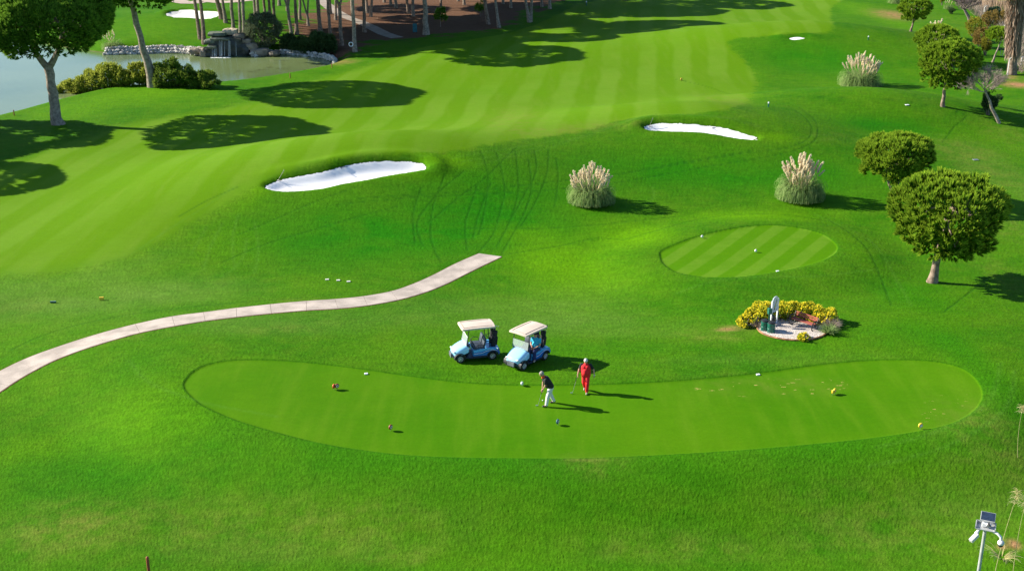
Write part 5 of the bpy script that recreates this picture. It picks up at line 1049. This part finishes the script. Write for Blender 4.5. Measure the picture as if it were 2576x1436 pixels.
def flower_bush(x, y, a, h, label, seed, dens=1.0):
    b = Vector((bc.x+x, bc.y+y, 0)); b.z = gz(b.x, b.y); r = np.random.default_rng(seed); lobes = crown_lobes(a, a, h*.52, h*.45, 9, r, lo=-.6)
    root = shrub('flowering_bush', b, label, 'flowering bush', lobes, int(520*dens*a/.5), .13, .035, 4, LFY, seed=seed, group='yellow flowering bushes round the gravel bed', bm=WOOD, low=-.8)
    pp, nn = dome_points(lobes, int(420*dens*a/.5), r, -.5); V, F, vt = tufts(pp+nn*.03, nn+np.array([0, 0, .4]), .075, .040, 5, .9, r); link('flowers', np_mesh('flowers', V, F, FLY, vt), root)
for i, (x, y, a, h, lab) in enumerate([(-2.35,.75,.50,.55,'low outermost yellow bush at the left tip of the bed'), (-1.75,1.15,.58,.80,'yellow bush to the left of the white sign'), (-1.25,1.75,.60,1.05,'tall yellow bush behind the white sign'), (-.55,1.75,.55,.85,'leafier green-yellow bush just right of the sign board'),
  (.15,1.85,.62,1.05,'tall yellow bush in the middle behind the bench'), (.85,1.75,.65,1.0,'bright yellow bush behind the right half of the bench'), (1.55,1.55,.62,.95,'yellow bush at the right rear of the bed'), (2.15,1.05,.60,.85,'yellow bush at the right tip of the bed'), (1.55,.85,.42,.55,'small yellow-green bush by the right bench end'), (.30,-1.62,.34,.34,'little yellow bush alone at the front edge of the gravel')]):
    flower_bush(x, y, a, h, lab, 400+i, .9 if i != 3 else .45)
for i, (x, y, w, hh, lab) in enumerate([(1.75,-.75,.55,.62,'pale spiky grass tuft at the right front of the bed'), (2.15,.15,.50,.60,'dry grey tuft right of the bench under the yellow bush'), (-1.75,.55,.28,.35,'dry pale twigs at the left end of the bed')]):
    b = Vector((bc.x+x, bc.y+y, 0)); b.z = gz(b.x, b.y); r = np.random.default_rng(440+i); n = 420; ph = r.uniform(0, 6.28, n); o_ = r.uniform(.2, 1.3, n)
    V, F, vt = ribbons(np.stack([np.cos(ph)*.08, np.sin(ph)*.08, 0*ph], -1), np.stack([np.cos(ph)*o_, np.sin(ph)*o_, np.full(n, .9)], -1), hh*r.uniform(.7, 1.2, n), np.full(n, .010), r, 4, .5); root = empty('grass_tuft', b, 0, lab, 'ornamental grass'); link('blades', np_mesh('blades', V, F, PAMP if i == 0 else REED_G, vt), root)
# sign
a = P(1938, 822); b = P(1953, 815); dv = (b-a); dv.z = 0; ang = math.atan2(dv.y, dv.x); wd = dv.length; root = empty('hole_sign', (a+b)/2, ang, 'white sign board on two posts beside the green bins', 'sign'); hs = 1.62
for s in (-1, 1): mb = MB(); mb.box((s*wd/2, 0, hs*.46), (.07, .07, hs*.92), bev=.008); mb.build('post', WHT, root)
out = [(-wd/2+.04, .80), (wd/2-.04, .80), (wd/2-.04, 1.52)]+[(math.cos(t)*(wd/2-.04), 1.52+.16*math.sin(t)) for t in np.linspace(.3, math.pi-.3, 9)]+[(-wd/2+.04, 1.48)]
mb = MB(); mb.prism(out, -.02, .02); mb.build('board', mat('shade-tinted sign face', (.50,.58,.64), .4, .04, 3), root)  # white board tinted blue-grey, its shade put into the colour
hole = [(-.10,.90),(-.04,.92),(.02,1.06),(.05,1.20),(.12,1.36),(.13,1.50),(.08,1.46),(.02,1.32),(-.06,1.18),(-.11,1.02)]; mb = MB(); mb.prism(hole, -.024, -.020); mb.build('fairway_drawing', mat('sign green', (.10,.17,.05), .5), root)
hole2 = [(x*.55+.03, (z-1.2)*.6+1.22) for x, z in hole]; mb = MB(); mb.prism(hole2, -.027, -.0245); mb.build('fairway_drawing_inner', mat('sign lime', (.30,.40,.10), .5), root)
mb = MB(); mb.prism([(.08+.035*math.cos(t), .90+.03*math.sin(t)) for t in np.linspace(0, 6.1, 12)], -.024, -.02); mb.build('round_mark', mat('sign dark green', (.05,.09,.05), .5), root)
# bins, ball washer
BING = mat('green bin', (.01,.12,.085), .4, .1, 6); 
for x, y, lab in [(1923,833,'left green cylindrical bin with a dark top by the sign'), (1939,838,'right green cylindrical bin, nearer, in front of the sign')]:
    b = P(x, y); root = empty('litter_bin', b, 0, lab, 'bin', 'green bins by the sign'); mb = MB(); mb.lathe([(.19, 0), (.205, .02), (.205, .50), (.215, .52), (.215, .56), (.19, .57)], 20); mb.build('body', BING, root, smooth=45); mb = MB(); mb.lathe([(.20, .57), (.19, .64), (.10, .67), (.01, .675)], 20); mb.build('lid', BLK, root, smooth=50); mb = MB(); mb.torus((0, 0, .30), .207, .012, None, 20, 6); mb.build('band', BING, root, smooth=True)
b = P(1933, 826); root = empty('ball_washer', b, .3, 'green ball washer on a post behind the bins', 'ball washer'); mb = MB(); mb.tube([(0, 0, 0), (0, 0, .85)], .03, 8); mb.build('post', BING, root); mb = MB(); mb.box((0, 0, 1.0), (.20, .20, .34), bev=.03); mb.build('housing', BING, root); mb = MB(); mb.tube([(0, 0, 1.16), (0, 0, 1.26)], .02, 6); mb.ball((0, 0, 1.28), .04, 8); mb.build('handle', BLK, root)
mb = MB(); mb.lathe([(.11, 0), (.12, .4), (.09, .62), (.02, .7)], 12); b = P(1943, 822); tag(mb.build('towel_holder', BLK, None, smooth=True, loc=b), 'slim black holder squeezed between bins and sign post', 'holder')
# bench
a = P(1992, 818); b = P(2049, 834); dv = (b-a); dv.z = 0; ang = math.atan2(dv.y, dv.x); L = dv.length; root = empty('wagon_wheel_bench', (a+b)/2, ang, 'red-brown bench with black spoked wheel ends on the gravel', 'bench'); RB = mat('red brown slats', (.34,.085,.055), .55, .15, 4)
mb = MB()
for k in range(3): mb.box((0, -.13+k*.12, .43), (L*.96, .105, .035), bev=.008)
mb.build('seat', RB, root); mb = MB()
for k in range(2): mb.box((0, .26+.03*k, .56+.13*k), (L*.96, .03, .10), bev=.008)
mb.build('backrest', RB, root)
for s in (-1, 1):
    mb = MB(); My = Matrix.Rotation(R(90), 3, 'Y'); mb.torus((s*L/2, 0, .33), .29, .028, My, 24, 7)
    for k in range(8): t = k*math.pi/4; mb.tube([(s*L/2, 0, .33), (s*L/2, .28*math.cos(t), .33+.28*math.sin(t))], .014, 5)
    mb.ball((s*L/2, 0, .33), .05, 10); mb.tube([(s*L/2, .12, .42), (s*L/2, .29, .74)], .02, 6); mb.build('wheel_end', BLK, root, smooth=True)

# ---------------- tee markers and small things ----------------
def disc_marker(px, py, colr, ring, cen, label, rad=.115, group='round tee markers on the tees', rz=.6, up=.09):
    b = P(px, py); root = empty('tee_marker', b, rz, label, 'tee marker', group); mb = MB(); mb.tube([(0, 0, -.05), (0, 0, up)], .012, 6); mb.build('spike', STEEL, root); My = Matrix.Rotation(R(90), 3, 'X') @ Matrix.Rotation(0, 3, 'Z')
    mb = MB(); mb.lathe([(rad*.9, -.035), (rad, -.02), (rad, .02), (rad*.9, .035)], 22, 0, My, (0, 0, up+rad*.8)); mb.build('disc', ring, root, smooth=40); mb = MB(); mb.lathe([(rad*.62, -.042), (rad*.62, .042)], 18, 0, My, (0, 0, up+rad*.8)); mb.build('face', colr, root); mb = MB(); mb.lathe([(rad*.25, -.046), (rad*.25, .046)], 12, 0, My, (0, 0, up+rad*.8)); mb.build('centre', cen, root)
YL = mat('marker yellow', (.85,.55,.04), .5); RDM = mat('marker brown red', (.25,.04,.02), .5); ORM = mat('marker orange', (.75,.10,.02), .5); CRM = mat('marker cream', (.75,.72,.62), .5); BLM = mat('marker blue', (.02,.10,.14), .5); 
disc_marker(848, 979, CRM, RDM, RDM, 'brown-ringed disc marker next to the orange one on the left tee')
disc_marker(840, 980, ORM, ORM, ORM, 'orange disc marker seen edge-on at the left of the tee', rz=1.4)
disc_marker(983, 1083, CRM, RDM, RDM, 'brown-ringed disc marker low on the left half of the tee', rz=1.0)
disc_marker(1403, 1069, CRM, BLM, BLM, 'dark blue disc marker below the golfers', rz=1.1)
disc_marker(1313, 970, WHT, WHT, CRM, 'white disc marker on the far tee edge left of the golfers', rz=1.1, rad=.085, up=.06)
disc_marker(2099, 991, YL, YL, CRM, 'bright yellow marker pair on the right half of the tee', rz=.8); disc_marker(2094, 993, YL, YL, YL, 'smaller yellow marker touching the bright yellow one', rz=1.5, rad=.09)
disc_marker(2315, 1079, CRM, YL, CRM, 'pale yellow disc marker near the right lower tee edge', rz=.2)
disc_marker(1766, 599, WHT, WHT, CRM, 'white disc marker on the upper-left rim of the round tee', rad=.085, up=.05, rz=.5); disc_marker(1901, 635, WHT, WHT, CRM, 'white disc marker in the middle of the round tee', rad=.09, up=.05, rz=.5)
disc_marker(1714, 203, YL, YL, YL, 'small yellow marker alone on the far striped fairway', rad=.16, up=.02)
def plaque(px, py, label, s=.17, m=None, ang=.2):
    b = P(px, py); mb = MB(); mb.box((0, 0, .03), (s, s*.75, .05), bev=.008); tag(mb.build('ground_plaque', m or WHT, None, loc=b), label, 'plaque').rotation_euler.z = ang
plaque(921, 941, 'white ground plaque near the left far edge of the big tee'); plaque(1907, 943, 'white ground plaque near the right far edge of the big tee'); plaque(1956, 683, 'white ground plaque at the front edge of the round tee')
for x, y, lab in [(823,704,'leftmost of three small pale plaques on the dark slope'), (851,706,'middle of three small pale plaques on the dark slope'), (877,709,'rightmost of three small pale plaques on the dark slope')]: plaque(x, y, lab, .22, CRM)
plaque(2282, 265, 'small white plaque on the far right green crest', .35); plaque(2312, 388, 'tiny white scrap on the grass right of the round pines', .12); plaque(2454, 403, 'grey drain cover on the grass at the right', .45, STEEL)
b = P(256, 755); root = empty('yellow_box_marker', b, .1, 'yellow box marker on the rough left of the path', 'tee marker'); mb = MB(); mb.box((0, 0, .12), (.26, .10, .16), bev=.02); mb.build('box', YL, root); mb = MB(); [mb.box((x, 0, .025), (.03, .08, .05)) for x in (-.08, .08)]; mb.build('foot', BLK, root)
b = P(134, 762); root = empty('fallen_post', b, 0, 'dark teal post lying in the rough at the left', 'post'); mb = MB(); mb.tube([(-.17, 0, .06), (.17, .02, .06)], .055, 12); mb.build('shaft', BING, root, smooth=45); mb = MB(); mb.tube([(-.14, -.02, .115), (.16, 0, .115)], .012, 5); mb.build('white_line', WHT, root)
for x, y, h, lab in [(1933,270,13,'green distance post with white cap beyond the right bunker'), (1475,15,11,'green and white post among the far tree shadows'), (2184,101,9.5,'tiny dark post with white top on the far right slope')]:
    b = P(x, y); H = sz(h, b); root = empty('distance_post', b, 0, lab, 'post', 'green distance posts'); mb = MB(); mb.tube([(0, 0, 0), (0, 0, H*.72)], H*.13, 10); mb.build('shaft', BING, root); mb = MB(); mb.lathe([(H*.14, H*.72), (H*.14, H*.92), (H*.07, H)], 10); mb.build('cap', WHT, root)
RST = mat('red brown stake', (.30,.07,.03), .7)
for x, y, h, lab in [(36,291,12,'red stake on the pond bank at the left edge'), (340,126,10,'red stake on the far bank right of the leaning pine'), (430,123,10,'red stake on the far bank left of the waterfall'), (848,150,12,'red stake behind the right end of the stone edging'), (835,171,10,'red stake at the water corner of the pond'), (730,197,11,'red stake on the near pond bank'), (376,1448,50,'thick red stake at the bottom left edge')]:
    b = P(x, y); H = sz(h, b); mb = MB(); mb.tube([(0, 0, -.1), (0, 0, H)], .055 if h < 40 else .06, 8); mb.ball((0, 0, H), .055, 8); tag(mb.build('stake', RST, None, smooth=50, loc=b), lab, 'stake', 'red water-hazard stakes')
# rakes in the bunkers
for (x0, y0), (x1_, y1_), lab in [((784,475*.0+474*.0+0+0,), (0, 0), '')][:0]+[((776,472*0+0), (0, 0), '')][:0]: pass
def rake(hx, hy, ex, ey, eh, label):
    a = P(hx, hy, .03); e = P(ex, ey, eh); root = empty('bunker_rake', a, 0, label, 'rake', 'rakes in the bunkers'); mb = MB(); mb.tube([(0, 0, .04), e-a], .016, 5); mb.build('handle', BLK, root); d = (e-a); d.z = 0; n = Vector((-d.y, d.x, 0)).normalized(); mb = MB(); mb.tube([n*.28+Vector((0, 0, .05)), -n*.28+Vector((0, 0, .05))], .02, 5)
    for k in range(8): q_ = n*(-.26+.52*k/7); mb.tube([q_+Vector((0, 0, .05)), q_+Vector((0, 0, -.02))], .007, 4)
    mb.build('rake_head', BLK, root)
rake(700, 456, 716, 444, .5, 'rake leaning on the left lip of the near bunker'); rake(857, 424, 875, 421, .05, 'small rake lying at the back of the near bunker'); rake(1634, 320, 1642, 311, .5, 'rake leaning on the left end of the right bunker'); rake(1792, 324, 1800, 322, .05, 'rake lying at the back of the right bunker')
# life ring and teal board in the grove
tb = P(893, 131); mb = MB(); mb.torus((0, 0, 0), .26, .06, Matrix.Rotation(R(90), 3, 'X'), 24, 8); tag(mb.build('life_ring', WHT, None, smooth=True, loc=tb+Vector((-.42, -.50, 1.05))), 'white life ring hung on the crooked pale pine', 'life ring')
b = P(1044, 84); root = empty('teal_board', b, .2, 'teal board standing on the brown needles', 'board'); mb = MB(); mb.box((0, 0, .75), (.62, .06, 1.25), bev=.02); mb.build('panel', mat('teal board paint', (.01,.14,.17), .5), root); mb = MB(); [mb.box((x, 0, .07), (.06, .06, .14)) for x in (-.22, .22)]; mb.build('leg', BLK, root)
b = P(2520, 142); root = empty('twin_lamp', b, .2, 'black two-headed low lamp on pale slanting legs left of the palm foot', 'lamp')
for s in (-1, 1): mb = MB(); mb.tube([(s*.1, 0, 0), (s*.22-.1, 0, .75)], .035, 6); mb.build('leg', CONC, root); mb = MB(); mb.lathe([(.04, .14), (.14, .05), (.17, -.06), (.15, -.07)], 12, 0, Matrix.Rotation(R(35)*s, 3, 'Y'), (s*.32-.1, 0, .82)); mb.build('lamp_head', BLK, root, smooth=True)
# paths far away and grove path
def ribbon_path(name, pts, w, m, z=.03):
    Q = smooth_poly([march(Hfull, x, y) for x, y in pts], 6, False); d = np.gradient(Q, axis=0); d /= np.hypot(d[:, 0], d[:, 1])[:, None]; n = np.stack([-d[:, 1], d[:, 0]], -1); V = []
    for i in range(len(Q)):
        for k in (-1, -.33, .33, 1): p_ = Q[i]+n[i]*w/2*k; V.append((p_[0], p_[1], gz(*p_)+z))
    F = [(i*4+k, i*4+k+1, (i+1)*4+k+1, (i+1)*4+k) for i in range(len(Q)-1) for k in range(3)]; o = link(name, np_mesh(name, np.array(V), np.array(F), m, smooth=True)); tag(o, kind='structure')
PTH = mat('pale grove path', (.30,.25,.21), .9, .12, .8, .3, 8)
ribbon_path('grove_path', [(800,-8),(818,10),(845,30),(872,44),(905,56),(940,72),(968,86),(1000,96)], 2.0, PTH); ribbon_path('far_path', [(700,-14),(640,-2),(600,3),(560,6),(520,3),(470,8),(430,-4)], 3.2, mat('far pinkish path', (.42,.33,.27), .9, .1, 1))

# ---------------- camera pole at the lower right ----------------
top = Vector(ray(2479, 1326))*39.5+Vector((0, 0, CAMH)); root_p = Vector((top.x, top.y, 0)); root_p.z = gz(top.x, top.y); H = top.z-root_p.z; root = empty('camera_pole', root_p, R(-24), 'grey pole with solar panel and two white security cameras at the lower right', 'camera pole'); GREYM = mat('galvanised grey', (.42,.43,.43), .45, .08, 5, metal=.2); WPL = mat('white plastic', (.78,.76,.77), .35)
mb = MB(); mb.tube([(0, 0, 0), (0, 0, H)], [.065, .055], 14); mb.build('pole', GREYM, root, smooth=True)
mb = MB(); mb.box((0, 0, H+.02), (.62, .46, .03), bev=.008); mb.box((0, .22, H+.06), (.62, .03, .10)); mb.box((-.30, 0, H+.06), (.03, .46, .10)); mb.box((.30, 0, H+.06), (.03, .46, .10)); mb.build('bracket_tray', GREYM, root)
mb = MB(); Mx = Matrix.Rotation(R(28), 3, 'X'); mb.box((.03, .13, H+.34), (.46, .36, .03), 0, rot=Mx, bev=.005); mb.build('solar_panel_frame', GREYM, root); mb = MB(); mb.box((.03, .125, H+.358), (.42, .32, .008), 0, rot=Mx); mb.build('solar_panel', mat('solar cells', (.025,.04,.075), .15, .15, 8), root)
mb = MB(); mb.box((-.02, -.02, H+.12), (.20, .14, .12), bev=.015); mb.box((.10, -.08, H+.15), (.14, .10, .10), bev=.015); mb.build('battery_box', WPL, root); mb = MB(); [mb.tube([(.02+k*.05, -.10, H+.08), (.05+k*.03, -.16, H+.18), (.08, -.06, H+.26)], .012, 5) for k in range(4)]; mb.build('cable', BLK, root)
mb = MB(); mb.tube([(-.18, -.16, H-.02), (-.24, -.24, H-.14)], .05, 10); mb.ball((-.24, -.24, H-.14), .07, 12); mb.build('camera_arm', WPL, root, smooth=True); mb = MB(); Mc = Matrix.Rotation(R(-62), 3, 'Z') @ Matrix.Rotation(R(25), 3, 'X'); mb.box((-.30, -.40, H-.24), (.14, .34, .13), bev=.02, rot=Matrix.Rotation(R(-35), 3, 'Z') @ Matrix.Rotation(R(28), 3, 'X')); mb.build('bullet_camera', WPL, root)
mb = MB(); mb.tube([(.24, -.16, H-.0), (.38, -.20, H-.02), (.50, -.24, H-.10), (.52, -.25, H-.22)], .045, 9); mb.build('dome_arm', WPL, root, smooth=True); mb = MB(); mb.ball((.53, -.26, H-.30), (.11, .11, .10), 16); mb.build('dome_camera', WPL, root, smooth=True); mb = MB(); mb.ball((.53, -.26, H-.37), (.088, .088, .09), 14); mb.build('dome_glass', BLK, root, smooth=True)
# tall dry stalks at the lower right edge
SEED = leaf_mat('pale seed heads', (.40,.34,.14), (.55,.50,.24), (.75,.70,.45), .3); STK = mat('pale stalk', (.50,.45,.20), .8, .1, 5)
for i, (bx, by, tx_, ty, lab) in enumerate([((2497),1470,2562,1235,'tall pale weed stalk with drooping seed head by the lower right edge'), (2545,1475,2583,1250,'second tall weed stalk rising beside the sandy hole'), (2560,1150,2574,1020,'weed tip poking in at the right edge above')]):
    b = P(bx, by); t_ = at_depth(tx_, ty, b.y-1.0)-b; root = empty('weed_stalk', b, 0, lab, 'weed'); mb = MB(); mb.tube(bezier(Vector((0, 0, 0)), t_*.5+Vector((-.15, 0, 0)), t_, 9), [.016-.0012*k for k in range(9)], 5); mb.build('stem', STK, root); r = np.random.default_rng(500+i); n = 110
    ph = r.uniform(0, 6.28, n); tt = r.uniform(.86, 1.0, n); V, F, vt = ribbons(np.array(t_)[None]*tt[:, None], np.stack([np.cos(ph)*.7, np.sin(ph)*.7, np.full(n, .5)], -1), r.uniform(.12, .38, n), np.full(n, .006), r, 4, 1.3); link('seed_head', np_mesh('seed_head', V, F, SEED, vt), root)
b = P(2520, 1402); r = np.random.default_rng(510); n = 60; ph = r.uniform(0, 6.28, n); V, F, vt = ribbons(np.stack([np.cos(ph)*.1, np.sin(ph)*.1, 0*ph], -1), np.stack([np.cos(ph), np.sin(ph), np.full(n, .9)], -1), r.uniform(.3, 1.0, n), np.full(n, .008), r, 4, .7); root = empty('dry_weed', b, 0, 'thin sprawling dry weed left of the sandy hole', 'weed'); link('blades', np_mesh('blades', V, F, SEED, vt), root)
